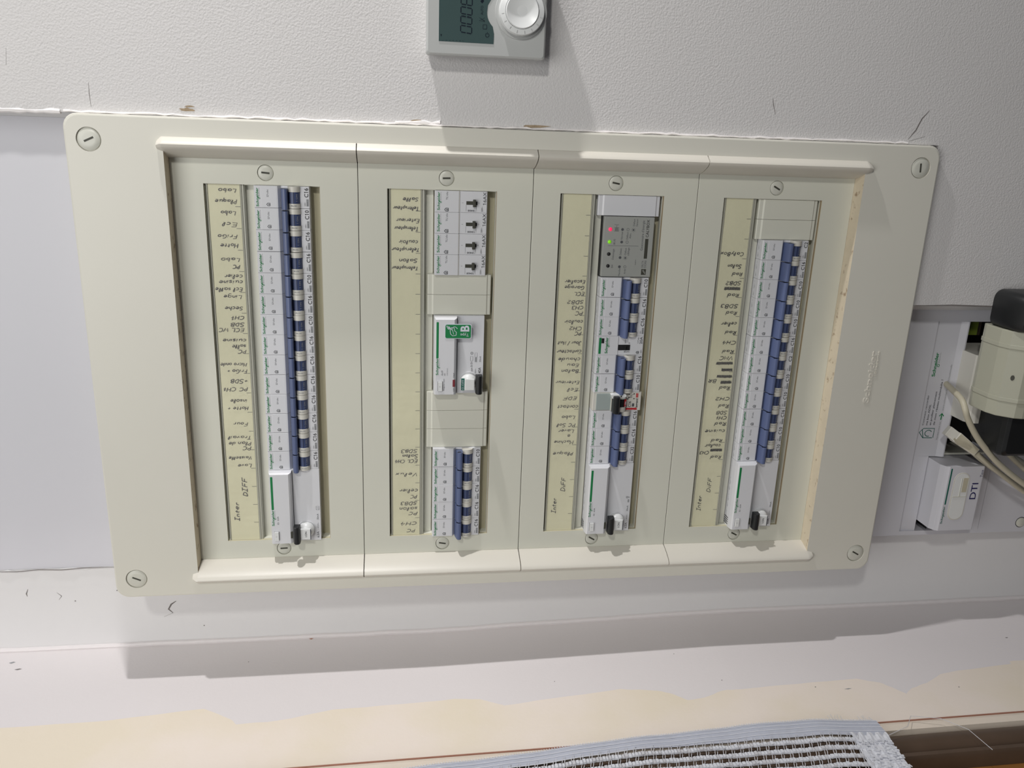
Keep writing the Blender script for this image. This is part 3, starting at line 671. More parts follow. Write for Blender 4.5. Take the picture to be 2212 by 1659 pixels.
# remote switches, second column
def make_relay():
    root = empty('remote_switch', P(0, 0, 0), 'x', 'remote switch')
    mb = MB()
    mb.prism_x([(-.3, -10), (-.3, 1.4), (.2, 2.0), (23.6, 2.2), (24.2, 3.0), (43.8, 3.2), (44.5, 2.2), (44.5, -10)], .1, 17.9, 'body'); mb.obj('body', root)
    mb = MB(); mb.box(6.6, 9.6, 9.4, 17.8, 2.1, 2.35, 'slot'); mb.box(6.7, 9.5, 8.2, 9.4, 2.1, 2.38, 'ink_black'); s = mb.obj('slider_slot', root)
    mb = MB(); mb.box(4.9, 11.1, 9.7, 12.2, 2.3, 5.6, 'slot'); mb.obj('slider_knob', s, bevel=.5)
    mb = MB(); mb.rect(.3, 17.7, 23.5, 23.9, 2.75, 'ring'); mb.line([(6.4, 17.9), (1.0, 17.9)], .14, 2.3, 'ink'); mb.line([(1.0, 9.0), (6.4, 9.0)], .14, 2.3, 'ink')
    text(mb, '18408', 2.4, 10.2, 1.5, 'ink', 2.3, 6.2, 'Z', bold=.008)
    text(mb, 'I', 8.0, 20.2, 1.4, 'ink', 2.3); text(mb, 'O', 7.6, 6.6, 1.2, 'ink', 2.3); text(mb, '250V~', 1.0, 3.6, 1.2, 'ink', 2.3, 4.6); text(mb, '16AX', 7.4, .8, 2.7, 'ink', 2.3, 10.0)
    text(mb, "TL'clic", 10.4, 33.6, 1.5, 'ink', 3.24, 6.8); house_icon(mb, 1.0, 33.2, 'ink', 3.24)
    mb.obj('printed_marking', root)
    mb = MB(); logo_text(mb, 1.6, 40.4, 2.1, 15.2, 'green', 3.24, subk='ink_pale'); mb.obj('maker_logo', root)
    return root
rl = ['beside Telerupteur Salle, topmost of four', 'beside Telerupteur Exterieur, second of four', 'beside Telerupteur couloir, third of four', 'beside Telerupteur Salon, lowest of four']
relay = make_relay()
for k in range(4):
    o = relay if k == 0 else copy_tree(relay)
    place(o, k, 1); o['label'] = 'white 16AX remote switch with grey slider, ' + rl[k]; o['group'] = 'remote switches in the second column'

# blanking plates
def blanking(n, row, k, label, k_mat='plate'):
    root = empty('blanking_plate', P(0, 0, 0), label, 'blanking plate', 'blanking plates'); place(root, k, row, n)
    for i in range(n):
        mb = MB()
        mb.prism_x([(-6.0, -9.8), (-6.0, -2.6), (-5.4, -2.0), (-3.0, -1.9), (-2.0, -1.2), (45.0, -1.2), (46.4, -1.9), (49.6, -2.0), (50.2, -2.6), (50.2, -9.8)], 18 * i + .12, 18 * i + 17.88, k_mat)
        mb.obj('plate_segment', root, bevel=.12, segs=1)
    return root
blanking(2, 1, 4, 'cream two-segment blanking plate below the four remote switches')
blanking(3, 1, 10, 'cream three-segment blanking plate below the green sticker device')
b1 = blanking(1, 2, 0, 'pale grey single blanking plate above the grey controller', 'body')
blanking(2, 3, 0, 'cream two-segment blanking plate at the top of the rightmost column')

# residual current switches (four modules)
def make_rcd(kind):
    root = empty('residual_current_switch', P(0, 0, 0), 'x', 'safety switch')
    mb = MB()
    mb.box(.1, 71.9, -.3, 44.5, -10, 2.6, 'body')
    mb.loft([[(.1, 24.0, 2.4), (71.9, 24.0, 2.4), (71.9, 44.5, 2.4), (.1, 44.5, 2.4)], [(.3, 24.4, 7.4), (70.8, 24.4, 7.4), (70.8, 43.9, 7.4), (.3, 43.9, 7.4)], [(.7, 26.6, 9.3), (69.6, 26.6, 9.3), (69.6, 43.0, 9.3), (.7, 43.0, 9.3)]], 'body')
    mb.obj('body', root)
    mb = MB(); mb.box(1.0, 70.4, 24.9, 25.3, 8.0, 8.4, 'ink_pale'); mb.rect(1, 70.5, 23.6, 23.95, 2.72, 'groove'); mb.obj('step_line', root)
    mb = MB()
    gb0, gb1 = (35.0, 67.6) if kind != 'B' else (34.5, 67.5)
    mb.plate(rrect(gb0, gb1, 40.5, 42.5, .5, 2), 9.3, 9.42, 'green'); mb.obj('green_bar', root)
    mb = MB(); logo_text(mb, 19.0, 40.6, 2.1, 15.6, 'green', 9.4, subk='ink_pale'); mb.obj('maker_logo', root)
    mb = MB(); mb.box(4.2, 13.2, 36.8, 41.2, 9.2, 9.35, 'groove'); tb = mb.obj('test_button_recess', root)
    mb = MB(); mb.box(4.4, 13.0, 37.1, 40.9, 9.2, 11.0, 'dial'); text(mb, 'T', 8.0, 38.2, 1.4, 'ink_pale', 11.05); mb.obj('test_button', tb, bevel=.3)
    mb = MB(); cx, cz = 11.8, 12.8
    mb.lathe(cx, cz, [(8.7, 2.5), (8.5, 3.1), (7.8, 3.1), (7.6, 2.7)], 'body', 36)
    dm = mb.obj('dial_seat', root)
    mb = MB(); mb.lathe(cx, cz, [(7.4, 2.6), (7.4, 5.0), (6.6, 7.4), (4.4, 9.4), (.01, 10.2)], 'dial', 36); mb.obj('rotary_dome', dm)
    mb = MB()
    if kind == 'B':
        mb.box(5.2, 16.0, 8.0, 17.0, 9.6, 12.0, 'dial'); bz = (1.0, 7.2)
    else:
        mb.box(5.2, 16.0, 8.2, 17.8, 9.6, 11.8, 'dial'); bz = (17.4, 23.6)
    t = mb.obj('toggle', dm, bevel=.7)
    mb = MB(); zz = sum(bz) / 2
    prof = [(bz[0], 8), (bz[0] + .2, 13.6), (bz[0] + 1.2, 15.6), (zz, 16.2), (bz[1] - 1.2, 15.6), (bz[1] - .2, 13.6), (bz[1], 8)]
    mb.prism_x(prof, 2.2, 19.6, 'black'); mb.obj('black_lever', root, bevel=.7)
    mb = MB()
    if kind == 'B':
        mb.box(5.2, 15.8, 17.0, 19.9, 9.0, 11.0, 'dkgreen'); text(mb, 'O.OFF', 5.9, 17.7, 1.5, 'ink_white', 11.1, 9.2)
        mb.box(8.0, 14.6, 25.6, 27.6, 8.6, 9.5, 'maroon'); text(mb, 'TRIP', 16.4, 26.0, 1.2, 'ink', 9.42, 4.6)
        text(mb, 'OFF', 3.6, 26.0, 1.2, 'ink', 9.42, 3.2)
        text(mb, 'Acti9', 18.6, 36.4, 1.6, 'ink', 9.42, 4.6); text(mb, 'iID', 18.6, 34.2, 1.3, 'ink', 9.42); text(mb, 'A9R70440', 18.6, 32.0, 1.0, 'ink_pale', 9.42, 6.8)
        text(mb, 'Regular test', 4.6, 35.0, 1.1, 'ink', 9.42, 11.0)
        text(mb, 'Type B EV', 18.8, 9.4, 1.8, 'ink', 2.72, 11.2); text(mb, '400V~', 18.8, 6.0, 1.2, 'ink', 2.72, 4.6); text(mb, '40A', 18.8, 1.6, 2.6, 'ink', 2.72, 5.4, bold=.008); text(mb, '30mA', 29.4, 1.8, 1.6, 'ink', 2.72, 5.4)
        mb.line([(30.6, 9.2), (34.6, 9.2), (34.6, 11.4), (30.6, 11.4), (30.6, 9.2)], .22, 2.72, 'ink'); mb.ring(37.6, 10.2, .8, 1.2, 2.72, 'ink', 12)
        mb.rect(29.4, 33.6, 5.4, 7.4, 2.71, 'ink_pale'); mb.line([(33.8, 5.4), (38.0, 5.4), (38.0, 7.4), (33.8, 7.4), (33.8, 5.4)], .2, 2.72, 'ink')
    else:
        text(mb, 'I.ON', 8.0, 11.6, 1.9, 'ink_black', 11.9, 5.4, bold=.01)
        mb.rect(5.3, 15.8, 8.0, 8.6, 11.9, 'navy')
        text(mb, 'ID  63A', 20.2, 36.6, 1.4, 'ink', 9.42, 8.2)
        mb.box(6.0, 12.4, 24.6, 26.6, 8.0, 9.45, 'slot')
        text(mb, '63A', 2.6, 1.4, 2.2, 'ink', 2.72, 6.2); text(mb, '~ 415V~', 10.6, 1.6, 1.2, 'ink', 2.72, 7.4); text(mb, '30mA', 21.0, 1.4, 1.8, 'ink', 2.72, 6.0)
        if kind == 'A': mb.line([(31, .8), (34.6, .8), (34.6, 3.4), (31, 3.4), (31, .8)], .25, 2.72, 'ink'); mb.line([(32, 2.1), (33.0, 1.5), (33.6, 2.6)], .2, 2.72, 'ink')
        if kind == 'C': mb.rect(30.4, 33.6, 1.0, 2.6, 2.71, 'ink_pale'); mb.ring(36, 3.4, .7, 1.1, 2.72, 'ink', 10); text(mb, '4P', 35.0, .8, 1.2, 'ink', 2.72)
    mb.obj('printed_marking', root)
    mb = MB(); side_print(mb, 0, 3)
    for i in range(4): mb.add([(2 + 2.2 * i, 44.58, -8), (3 + 2.2 * i, 44.58, -8), (3 + 2.2 * i, 44.58, 0), (2 + 2.2 * i, 44.58, 0)], [(0, 1, 2, 3)], 'groove')
    mb.obj('flank_print', root)
    return root
o = place(make_rcd('A'), 14, 0, 4); o['label'] = 'wide 63A safety switch with black lever at the bottom of the leftmost column'; o['group'] = 'four-module safety switches'
o = place(make_rcd('C'), 14, 2, 4); o['label'] = 'wide 63A safety switch with black lever at the bottom of the third column'; o['group'] = 'four-module safety switches'
o = place(make_rcd('D'), 14, 3, 4); o['label'] = 'wide 63A safety switch with black lever at the bottom of the rightmost column'; o['group'] = 'four-module safety switches'
rcdB = place(make_rcd('B'), 6, 1, 4); rcdB['label'] = '40A safety switch with green Type B sticker, switched off, mid second column'; rcdB['group'] = 'four-module safety switches'
# green sticker
mb = MB(); mb.plate(rrect(52.6, 66.0, 11.6, 35.2, 1.6, 5), 9.45, 9.6, 'ink_white'); s = mb.obj('sticker', rcdB, label='green Type B sticker with car charging symbol')
mb = MB(); mb.plate(rrect(53.1, 65.3, 12.1, 34.7, 1.4, 5), 9.6, 9.66, 'green')
text(mb, 'B', 59.2, 13.9, 7.4, 'ink_white', 9.72, 5.4, bold=.03)
text(mb, 'Type', 57.4, 14.0, 2.7, 'ink_white', 9.72, 7.4, 'Z')
car = [(55.4, 25.2), (58.4, 25.0), (59.2, 26.4), (62.0, 27.0), (62.6, 29.2), (59.8, 30.6), (56.8, 30.2), (55.0, 28.4), (55.4, 25.2)]
mb.line([(x + .3, z) for x, z in car], .5, 9.72, 'ink_white'); mb.line([(56.6, 27.4), (60.6, 28.4)], .4, 9.72, 'ink_white')
mb.ring(61.0, 26.6, 2.1, 2.6, 9.72, 'ink_white', 16, -80, 110)
mb.line([(61.0, 29.4), (62.6, 31.4)], .5, 9.72, 'ink_white'); mb.ring(62.3, 31.6, .5, 1.3, 9.72, 'ink_white', 12)
for dz in (0, .9): mb.line([(62.8, 32.4 + dz), (64.4, 32.9 + dz)], .4, 9.72, 'ink_white')
mb.obj('sticker_print', s)

# contactor, third column
ct = empty('contactor', P(0, 0, 0), 'white 20A contactor with black slot, beside contacteur Jour / Nuit in the third column', 'contactor'); place(ct, 7, 2)
mb = MB(); mb.prism_x([(-.3, -10), (-.3, 1.4), (.2, 2.2), (23.6, 2.4), (24.2, 3.0), (43.6, 3.4), (44.5, 2.2), (44.5, -10)], .1, 17.9, 'body'); mb.obj('body', ct)
mb = MB(); mb.rect(1.2, 16.4, 40.2, 42.4, 3.5, 'green'); mb.obj('green_bar', ct)
mb = MB(); mb.box(11.2, 15.8, 37.6, 40.0, 3.2, 3.55, 'ink_black'); mb.obj('status_flag', ct)
mb = MB(); mb.box(4.4, 9.6, 12.6, 24.0, 2.2, 2.75, 'ink_black'); sl = mb.obj('slider_slot', ct)
mb = MB(); mb.box(4.9, 9.0, 16.4, 18.2, 2.6, 4.6, 'black_dull'); mb.obj('slider_knob', sl, bevel=.3)
mb = MB(); logo_text(mb, 1.6, 34.0, 2.4, 15.2, 'green', 3.5, subk='ink_pale'); mb.obj('maker_logo', ct)
mb = MB(); text(mb, 'auto', 11.0, 17.0, 1.2, 'ink', 2.62, 3.4); text(mb, 'O', 10.6, 13.0, 1.2, 'ink', 2.62); text(mb, '16728', 3.6, 13.0, 1.3, 'ink', 2.62, 5, 'Z')
text(mb, '20A', 10.4, 1.2, 2.5, 'ink', 2.62, 6.8, bold=.004); text(mb, "CT'clic", 11.0, 4.6, 1.2, 'ink', 2.62, 5.8); text(mb, '250V~', 1.4, 1.2, 1.1, 'ink', 2.62, 4.0); house_icon(mb, 1.4, 4.0, 'ink', 2.62, .8)
mb.obj('printed_marking', ct)
mb = MB(); side_print(mb, 0); mb.obj('flank_print', ct)

# black-lever breaker of another make, third column
lg = empty('circuit_breaker', P(0, 0, 0), 'grey C16 breaker with black lever and red stripe, beside contact EDF', 'circuit breaker', 'miniature circuit breakers'); place(lg, 10, 2)
mb = MB(); mb.prism_x([(-2.2, -10), (-2.2, 2.6), (-1.6, 3.2), (15.6, 3.2), (17.4, 3.8), (24, 3.8), (25.5, 3.2), (44.0, 3.2), (44.5, 2.6), (44.5, -10)], .1, 17.9, 'ring'); mb.obj('body', lg)
mb = MB(); mb.box(.8, 17.0, 27.0, 41.4, 3.1, 4.5, 'smoke'); mb.obj('clear_flap', lg, label='pale green transparent flap', bevel=.4)
mb = MB(); mb.box(.2, 17.8, 25.6, 27.6, 3.0, 4.9, 'cap'); mb.obj('flap_edge', lg, bevel=.3)
drum = [(22.6, 2)] + [(17.6 + 5.0 * math.cos(math.radians(a)), 3.4 + 5.2 * math.sin(math.radians(a))) for a in range(0, 181, 18)] + [(12.4, 2)]
for x0, x1 in ((.2, 4.6), (12.6, 17.6)):
    mb = MB(); mb.prism_x(drum, x0, x1, 'ring', True); mb.obj('drum_collar', lg)
mb = MB(); mb.prism_x([(z, w - .4) for z, w in drum], 4.6, 12.6, 'black', True); t = mb.obj('toggle', lg)
mb = MB(); mb.add([(5.0, 13.0, 6.6), (12.2, 13.0, 6.6), (12.2, 15.4, 8.1), (5.0, 15.4, 8.1)], [(0, 1, 2, 3)], 'red'); text(mb, '1 ON', 5.6, 13.5, 1.4, 'ink_white', 8.2, 4.6); mb.obj('on_marking', t)
mb = MB(); mb.prism_x([(20.6, 4), (20.8, 12.6), (22.0, 14.6), (25.2, 14.6), (26.6, 12.4), (26.8, 4)], -.6, 16.2, 'black'); mb.obj('black_lever', lg, bevel=1.2)
mb = MB(); mb.plate([(13.4, 27.6), (17.4, 29.0), (17.7, 26), (17.7, 15), (15.8, 13.6), (14.0, 16), (13.9, 22)], 4.4, 9.2, 'dial'); a = mb.obj('locking_tab', lg, bevel=.4)
mb = MB(); mb.disc(15.8, 19.0, .7, 9.26, 'ink_black'); mb.obj('tab_hole', a)
mb = MB(); w_ = 3.3
mb.rect(.4, 2.4, 1.4, 13.2, w_, 'red'); text(mb, 'CAT N 069', .8, 4.2, .9, 'ink_white', w_ + .06, 7.0, 'Z')
text(mb, 'C16', 3.2, 7.4, 2.6, 'ink_black', w_, 5.6, bold=.012); mb.rect(3.6, 6.8, 4.2, 6.4, w_, 'ink'); text(mb, '230V~', 3.2, 10.8, 1.0, 'ink', w_, 3.4)
text(mb, 'legrand', 2.8, .9, 2.3, 'ink_black', w_, 8.6, bold=.02)
for z in (1.0, 2.2): mb.rect(12.6, 16.8, z, z + .9, w_, 'red')
for q in ([(11.4, 10.6), (12.6, 9.2), (12.6, 7.2), (15.2, 7.2), (16.2, 5.0)], [(12.6, 8.4), (15.4, 8.0)], [(12.2, 10.6), (13.6, 10.0)]): mb.line(q, .35, w_, 'ink_black')
for x, z in ((11.2, 10.9), (12.8, 9.8), (15.8, 9.8), (11.4, 4.9), (16.2, 4.9)): mb.rect(x - .45, x + .45, z - .6, z + .6, w_, 'ink_black')
mb.obj('printed_marking', lg)

# grey heating controller
cb = empty('energy_controller', P(0, 0, 0), 'grey three-module energy controller with red and green lights, third column', 'controller'); place(cb, 1, 2, 3)
mb = MB(); mb.box(-.1, 54, -1.3, 45.1, -10, -2, 'black_dull'); mb.obj('base', cb)
mb = MB(); mb.box(.6, 53.6, -.9, 44.7, -6, 2.6, 'grey_face'); mb.obj('face', cb, bevel=.5)
fw = 2.66
for nm, x, k, e in (('indicator_light', 42.6, 'red_led', 'glowing red indicator'), ('indicator_light', 31.6, 'green_led', 'glowing green indicator'), ('push_button', 20.8, 'ink_black', None), ('push_button', 10.2, 'ink_black', None)):
    mb = MB(); mb.lathe(x, 38.9, [(1.6, 2.5), (1.6, 2.9), (1.1, 3.5), (.01, 3.8)], k, 16); mb.obj(nm, cb, label=e)
mb = MB()
for x, z, k in ((42.6, 27.8, 1), (31.6, 27.8, 1), (17.8, 28.2, 1), (9.6, 28.2, 1), (42.6, 22.8, 0), (31.6, 22.8, 0), (9.6, 23.2, 0)):
    (mb.disc(x, z, 1.25, fw, 'ink', 14) if k else mb.ring(x, z, 1.0, 1.25, fw, 'ink', 14))
for x, z in ((42.4, 17.8), (17.6, 23.4)):
    mb.disc(x, z, .8, fw, 'ink', 10)
    for i in range(8):
        t = i * math.pi / 4; mb.line([(x + .9 * math.cos(t), z + .9 * math.sin(t)), (x + 2.0 * math.cos(t), z + 2.0 * math.sin(t))], .2, fw, 'ink')
for s_, x, z, h, l, k in (('B4', 8.6, 34.2, 1.7, 2.6, 'ink'), ('Délestage', 16.0, 34.0, 1.7, 9.4, 'ink'), ('BUS', 29.4, 33.6, 1.7, 4.6, 'ink'), ('Marche', .9 + .4, 27.2, 1.7, 6.8, 'ink'), ('Arrêt', 3.2, 22.2, 1.7, 4.4, 'ink'),
                          ('Délest.', 20.0, 27.2, 1.7, 6.4, 'ink'), ('Défaut', 20.4, 22.8, 1.7, 6.0, 'ink'), ('câblage', 19.6, 20.2, 1.7, 7.2, 'ink'), ('Normal', 33.8, 27.2, 1.7, 6.8, 'ink'), ('Défaut', 34.0, 22.2, 1.7, 6.4, 'ink'), ('Alim.', 34.8, 19.6, 1.7, 4.8, 'ink'),
                          ('Défaut', 45.8, 16.8, 1.7, 6.2, 'ink'), ('liaison', 45.8, 14.2, 1.7, 6.2, 'ink'), ("Gestionnaire d'énergie", 24.4, 8.0, 2.2, 26.4, 'ink'), ('CALYBOX', 36.2, 3.6, 2.5, 15.4, 'ink_black'), ('DELTA', 9.0, 6.2, 1.8, 6.4, 'ink'), ('DORE', 9.0, 3.6, 1.8, 6.6, 'ink'), ('22/05/14', 6.4 + 5, 13.2, 1.0, 4.6, 'ink')):
    text(mb, s_, x, z, h, k, fw, l, bold=.006 if k == 'ink_black' else 0)
mb.rect(17.2, 34.8, 3.4, 6.4, fw, 'slot'); mb.rect(2.6, 7.8, 3.4, 7.8, fw, 'slot'); mb.line([(3.2, 4.0), (6.8, 6.8)], .4, fw + .04, 'grey_face'); mb.line([(4.2, 4.0), (7.2, 6.0)], .3, fw + .04, 'grey_face')
mb.line([(28.2, 40), (28.2, 12)], .25, fw, 'ink')
mb.line([(41.0, 31.2), (44.4, 31.2), (44.4, 35.4), (41.0, 35.4), (41.0, 31.2)], .22, fw, 'ink')
for z in (32.2, 33.2, 34.2): mb.line([(41.2, z), (44.2, z)], .5, fw, 'ink')
mb.line([(44.4, 33.3), (46.8, 33.3)], .2, fw, 'ink'); text(mb, '2', 46.2, 31.6, 1.4, 'ink', fw); text(mb, 'Z', 46.2, 34.0, 1.2, 'ink', fw)
mb.obj('printed_marking', cb)

# ================================================================= THERMOSTAT
th = empty('thermostat', P(0, 0, 9), 'pale grey thermostat with dark display reading 00:06 and white dial', 'thermostat')
mb = MB(); q = rrect(266.5, 352, -21.8, 72.2, 2.2, 5)
cc = (309, 25)
def shr(q, d): return [(x - math.copysign(d, x - cc[0]), z - math.copysign(d, z - cc[1])) for x, z in q]
mb.loft([[(x, z, 0) for x, z in shr(q, 2.5)], [(x, z, 9) for x, z in shr(q, .3)], [(x, z, 17) for x, z in q], [(x, z, 20) for x, z in shr(q, .4)], [(x, z, 21.2) for x, z in shr(q, 1.6)]], 'thermo')
mb.obj('housing', th)
mb = MB(); scr = [(276.6, 62.4), (276.4, 19.8), (283.8, 19.6)] + [(298.9 + 17.0 * math.cos(math.radians(a)) - 0.0, 1.2 + 24.2 * math.sin(math.radians(a))) for a in (126, 118, 110, 102, 96, 90)] + [(304, 24.9), (312, 20), (316, 14), (343, 14), (343, 62.4)]
mb.plate(scr, 21.0, 21.5, 'lcd'); d = mb.obj('display', th)
mb = MB()
# seven-segment 00:06, reading to +x, standing towards +z
def seg(mb, x, z, lit, s=1.0):
    wd, hh = 4.8 * s, 4.3 * s
    S = {'a': ((0, 2), (1, 2)), 'b': ((1, 2), (1, 1)), 'c': ((1, 1), (1, 0)), 'd': ((0, 0), (1, 0)), 'e': ((0, 1), (0, 0)), 'f': ((0, 2), (0, 1)), 'g': ((0, 1), (1, 1))}
    for c_ in lit:
        (ax, az), (bx, bz) = S[c_]; e = .09
        ax, bx = ax + (bx - ax) * e, bx - (bx - ax) * e; az, bz = az + (bz - az) * e, bz - (bz - az) * e
        f = lambda u, v: (x + u * wd + v * .5, z + v * hh)
        mb.line([f(ax, az), f(bx, bz)], .75, 21.56, 'lcd_ink')
for x, lit in ((283.0, 'abcdef'), (289.6, 'abcdef'), (296.2, 'abcdef'), (302.9, 'acdefg')): seg(mb, x, 37.0, lit)
mb.disc(295.3, 43.6, .5, 21.56, 'lcd_ink', 8); mb.disc(295.0, 40.0, .5, 21.56, 'lcd_ink', 8)
text(mb, 'AUTO', 297.0, 28.4, 1.9, 'lcd_ink', 21.56, 6.4)
mb.line([(292.6, 27.0), (292.6, 31.4), (295.0, 27.0), (295.0, 31.4), (292.6, 27.0)], .4, 21.56, 'lcd_ink')
mb.line([(287.0, 25.4), (290.0, 25.4), (290.0, 28.2), (287.0, 28.2), (287.0, 25.4)], .4, 21.56, 'lcd_ink')
mb.ring(282.6, 24.8, 1.2, 1.6, 21.56, 'lcd_ink', 14, 20, 340); mb.line([(283.0, 24.8), (285.0, 24.8)], .35, 21.56, 'lcd_ink')
mb.poly([(305.0, 29.4), (306.8, 27.8), (308.2, 29.0), (306.6, 30.8)], 21.56, 'lcd_ink'); mb.ring(311.0, 27.4, 1.4, 1.8, 21.56, 'lcd_ink', 16); mb.line([(311.0, 27.4), (311.0, 28.4)], .3, 21.56, 'lcd_ink')
mb.poly([(279.8, 60.6), (281.6, 61.2), (281.6, 60.0)], 21.56, 'lcd_ink')
for i, c_ in enumerate('1234567'): text(mb, c_, 277.2, 58.6 - i * 2.6, 1.0, 'lcd_ink', 21.56)
mb.obj('display_segments', d)
mb = MB(); mb.lathe(300.6, -1.2, [(20.4, 21.1), (20.0, 21.9), (19.0, 21.9)], 'thermo', 56); mb.lathe(300.6, -1.2, [(17.6, 20.5), (17.6, 26.5), (17.0, 27.8), (13.4, 28.6), (13.0, 27.6)], 'dial', 56)
dl = mb.obj('dial_ring', th)
mb = MB(); mb.lathe(300.6, -1.2, [(12.9, 21), (12.9, 28.8), (12.3, 29.6), (9, 28.6), (4, 27.6), (.01, 27.4)], 'dial', 56); mb.obj('dial_knob', th)
mb = MB()
for a in range(100, 260, 22):
    t = math.radians(a); mb.line([(300.6 + 14.3 * math.cos(t), -1.2 + 14.3 * math.sin(t)), (300.6 + 16.4 * math.cos(t), -1.2 + 16.4 * math.sin(t))], .35, 28.75, 'thermo')
mb.obj('dial_ticks', dl)

# ================================================================= COMMUNICATION BOX below the board
bx = empty('communication_box', P(0, 0, 0), 'white communication enclosure below the large board, half covered by plugs', 'communication panel')
mb = MB()
X0, X1 = -187.5, 45.3
mb.box(-192.4, X0, -900, -387.5, -49.9, -25, 'box'); mb.box(X1, 58, -900, -387.5, -49.9, -25, 'box')
mb.box(X0, X1, -443.8, -387.5, -49, -25, 'box')
mb.box(X0, X1, -900, -537.0, -60, -25, 'box'); mb.box(X0, -113.6, -537.2, -530.0, -60, -25, 'box')
mb.obj('front_cover', bx)
mb = MB(); mb.prism_x([(-443.8, -27.4), (-443.8, -29), (-478.2, -29), (-478.2, -24.2), (-476.8, -24.0), (-470, -26.4)], -101.0, X1, 'box'); mb.prism_x([(-443.8, -27.4), (-443.8, -29), (-462.2, -29), (-462.2, -26.2)], X0, -101.0, 'box'); fl = mb.obj('label_flap', bx)
mb = MB(); wl = -25.5
def tf(s_, x, z, h, l, k='ink', bold=0.0): text(mb, s_, x, z, h, k, wl, l, bold=bold)
def tl(s_, x, z, h, l, k='ink', bold=0.0):
    v, f, ln = glyphs(s_, bold); sc = h / .7
    for_w = lambda zz: -27.25 + (-443.8 - zz) * (1.0 / 26.2) + .12
    mb.add([(x + a * l / ln, z + b * sc, for_w(z + b * sc)) for a, b in v], f, k)
tl('Comment raccorder', -66, -450.2, 2.0, 33); tl('ma box ADSL', -66, -454.2, 2.0, 23, bold=.01); tl('et profiter pleinement', -66, -458.2, 2.0, 37, bold=.01); tl('de mon réseau multimédia ?', -66, -462.2, 2.0, 50, bold=.01)
tl('Rendez-vous sur', -82, -468.4, 1.6, 20, 'ink_pale'); tl('www.schneider-electric.fr/multimedia', -50, -468.8, 1.6, 50, 'ink_pale')
fw2 = lambda zz: -27.25 + (-443.8 - zz) * (1.0 / 26.2) + .13
def l3(pts, wd, k):
    n0 = len(mb.v); mb.line(pts, wd, 0, k)
    for i in range(n0, len(mb.v)):
        a, b_, c_ = mb.v[i]; mb.v[i] = (a, -fw2(c_ / MM) * MM, c_)
l3([(-60, -468), (-53.5, -468)], 1.1, 'green'); l3([(-56, -465.6), (-53, -468), (-56, -470.4)], 1.0, 'green')
l3([(-80, -452), (-70.5, -449.5)], .7, 'dkgreen'); l3([(-80, -462), (-80, -451.6), (-74, -446.8), (-69.6, -451), (-69.6, -463), (-80, -463)], .7, 'dkgreen'); l3(arc(-75, -457, 3.4, 3.8, -60, 200), .7, 'dkgreen')
mb.obj('printed_label', fl)
mb = MB(); v, f, ln = glyphs('Schneider', .022)
mb.add([(-13 + a * 25.5 / ln, -452.0 + b * 3.4 / .7, fw2(-452 + b * 3.4 / .7)) for a, b in v], f, 'green')
l3(arc(-1.2, -453.8, 1.4, 1.2, 0, 360), .55, 'green'); tl('Electric', 1.6, -454.4, 1.2, 11, 'ink_pale'); mb.obj('maker_logo', fl)
# plastered rim between the casing and the cover
mb = MB(); mb.prism_z([(57.8, -49), (57.8, -22), (62, -14), (68.3, -6), (68.3, -49)], -900, -387.5, 'paint_flat'); mb.obj('plaster_rim', bx)
# inside
mb = MB(); mb.box(X0, X1, -540, -478, -79, -77, 'black_dull'); mb.box(X0, X1, -478.4, -477.8, -77, -29, 'black_dull'); mb.box(X0, X1, -539.9, -539.2, -77, -29, 'black_dull'); mb.box(44.6, 45.2, -540, -478, -77, -29, 'black_dull')
mb.box(28, 44, -500, -482, -77, -40, 'term'); mb.box(24, 40, -516, -504, -77, -56, 'wood_dark')
mb.box(-92, -66, -532, -480, -77, -52, 'black'); mb.box(-60, -30, -532, -484, -77, -46, 'black'); mb.box(-101, -99, -530, -480, -77, -30, 'cap')
mb.obj('interior', bx)
mb = MB(); mb.rect(X0, -113.6, -537.0, -530.2, -60, 'tan'); mb.obj('side_well', bx)
lock = MB(); lock.lathe(-181, -588, [(5.4, -25.4), (5.4, -24.2), (4.9, -23.9), (.01, -23.7)], 'cap', 30); lock.ring(-181, -588, 5.6, 6.3, -24.9, 'groove', 30); lock.obj('lock_cap', bx)
mb = MB(); mb.plate([(-198, -450), (-197, -461), (-196.4, -472), (-198.4, -467), (-199, -457)], -49.9, -49.2, 'slot'); mb.obj('wall_gap', bx)

# DTI module
dt = empty('telephone_test_module', P(-174.8, -509, 0), 'white DTI test module with green stripe in the communication box', 'telephone module')
mb = MB(); mb.prism_x([(0, -55), (0, 0), (1, .3), (39.5, .3), (43, -1.5), (46.0, -7), (46.0, -55)], 0, 72.6, 'box'); mb.obj('body', dt)
mb = MB(); mb.plate(rrect(30.0, 70.6, 36.4, 37.9, .6, 3), .3, .42, 'dkgreen'); mb.obj('green_bar', dt)
mb = MB(); logo_text(mb, 8.0, 36.6, 1.9, 20, 'dkgreen', .45, subk='ink_pale'); mb.obj('maker_logo', dt)
mb = MB(); mb.plate(rrect(12, 66, 14.6, 32.6, 8.8, 8), .25, .6, 'ring'); a = mb.obj('window_rim', dt, bevel=.2)
mb = MB(); mb.plate(rrect(13.2, 64.8, 15.6, 31.4, 7.8, 8), .3, .72, 'dial'); mb.box(44, 60, 16.6, 22, .5, .95, 'cord'); mb.box(38.6, 39.4, 15.8, 31.2, .6, 1.1, 'cap'); mb.box(39.4, 60, 23.4, 24.2, .6, 1.1, 'cap'); mb.obj('sliding_cover', a)
mb = MB(); text(mb, 'DTI', 35.5, 4.0, 7.0, 'ink_navy', .45, 18.4, bold=.006); text(mb, 'Test', 60.4, 1.0, 2.8, 'ink_navy', .45, 8.4); mb.obj('printed_marking', dt)

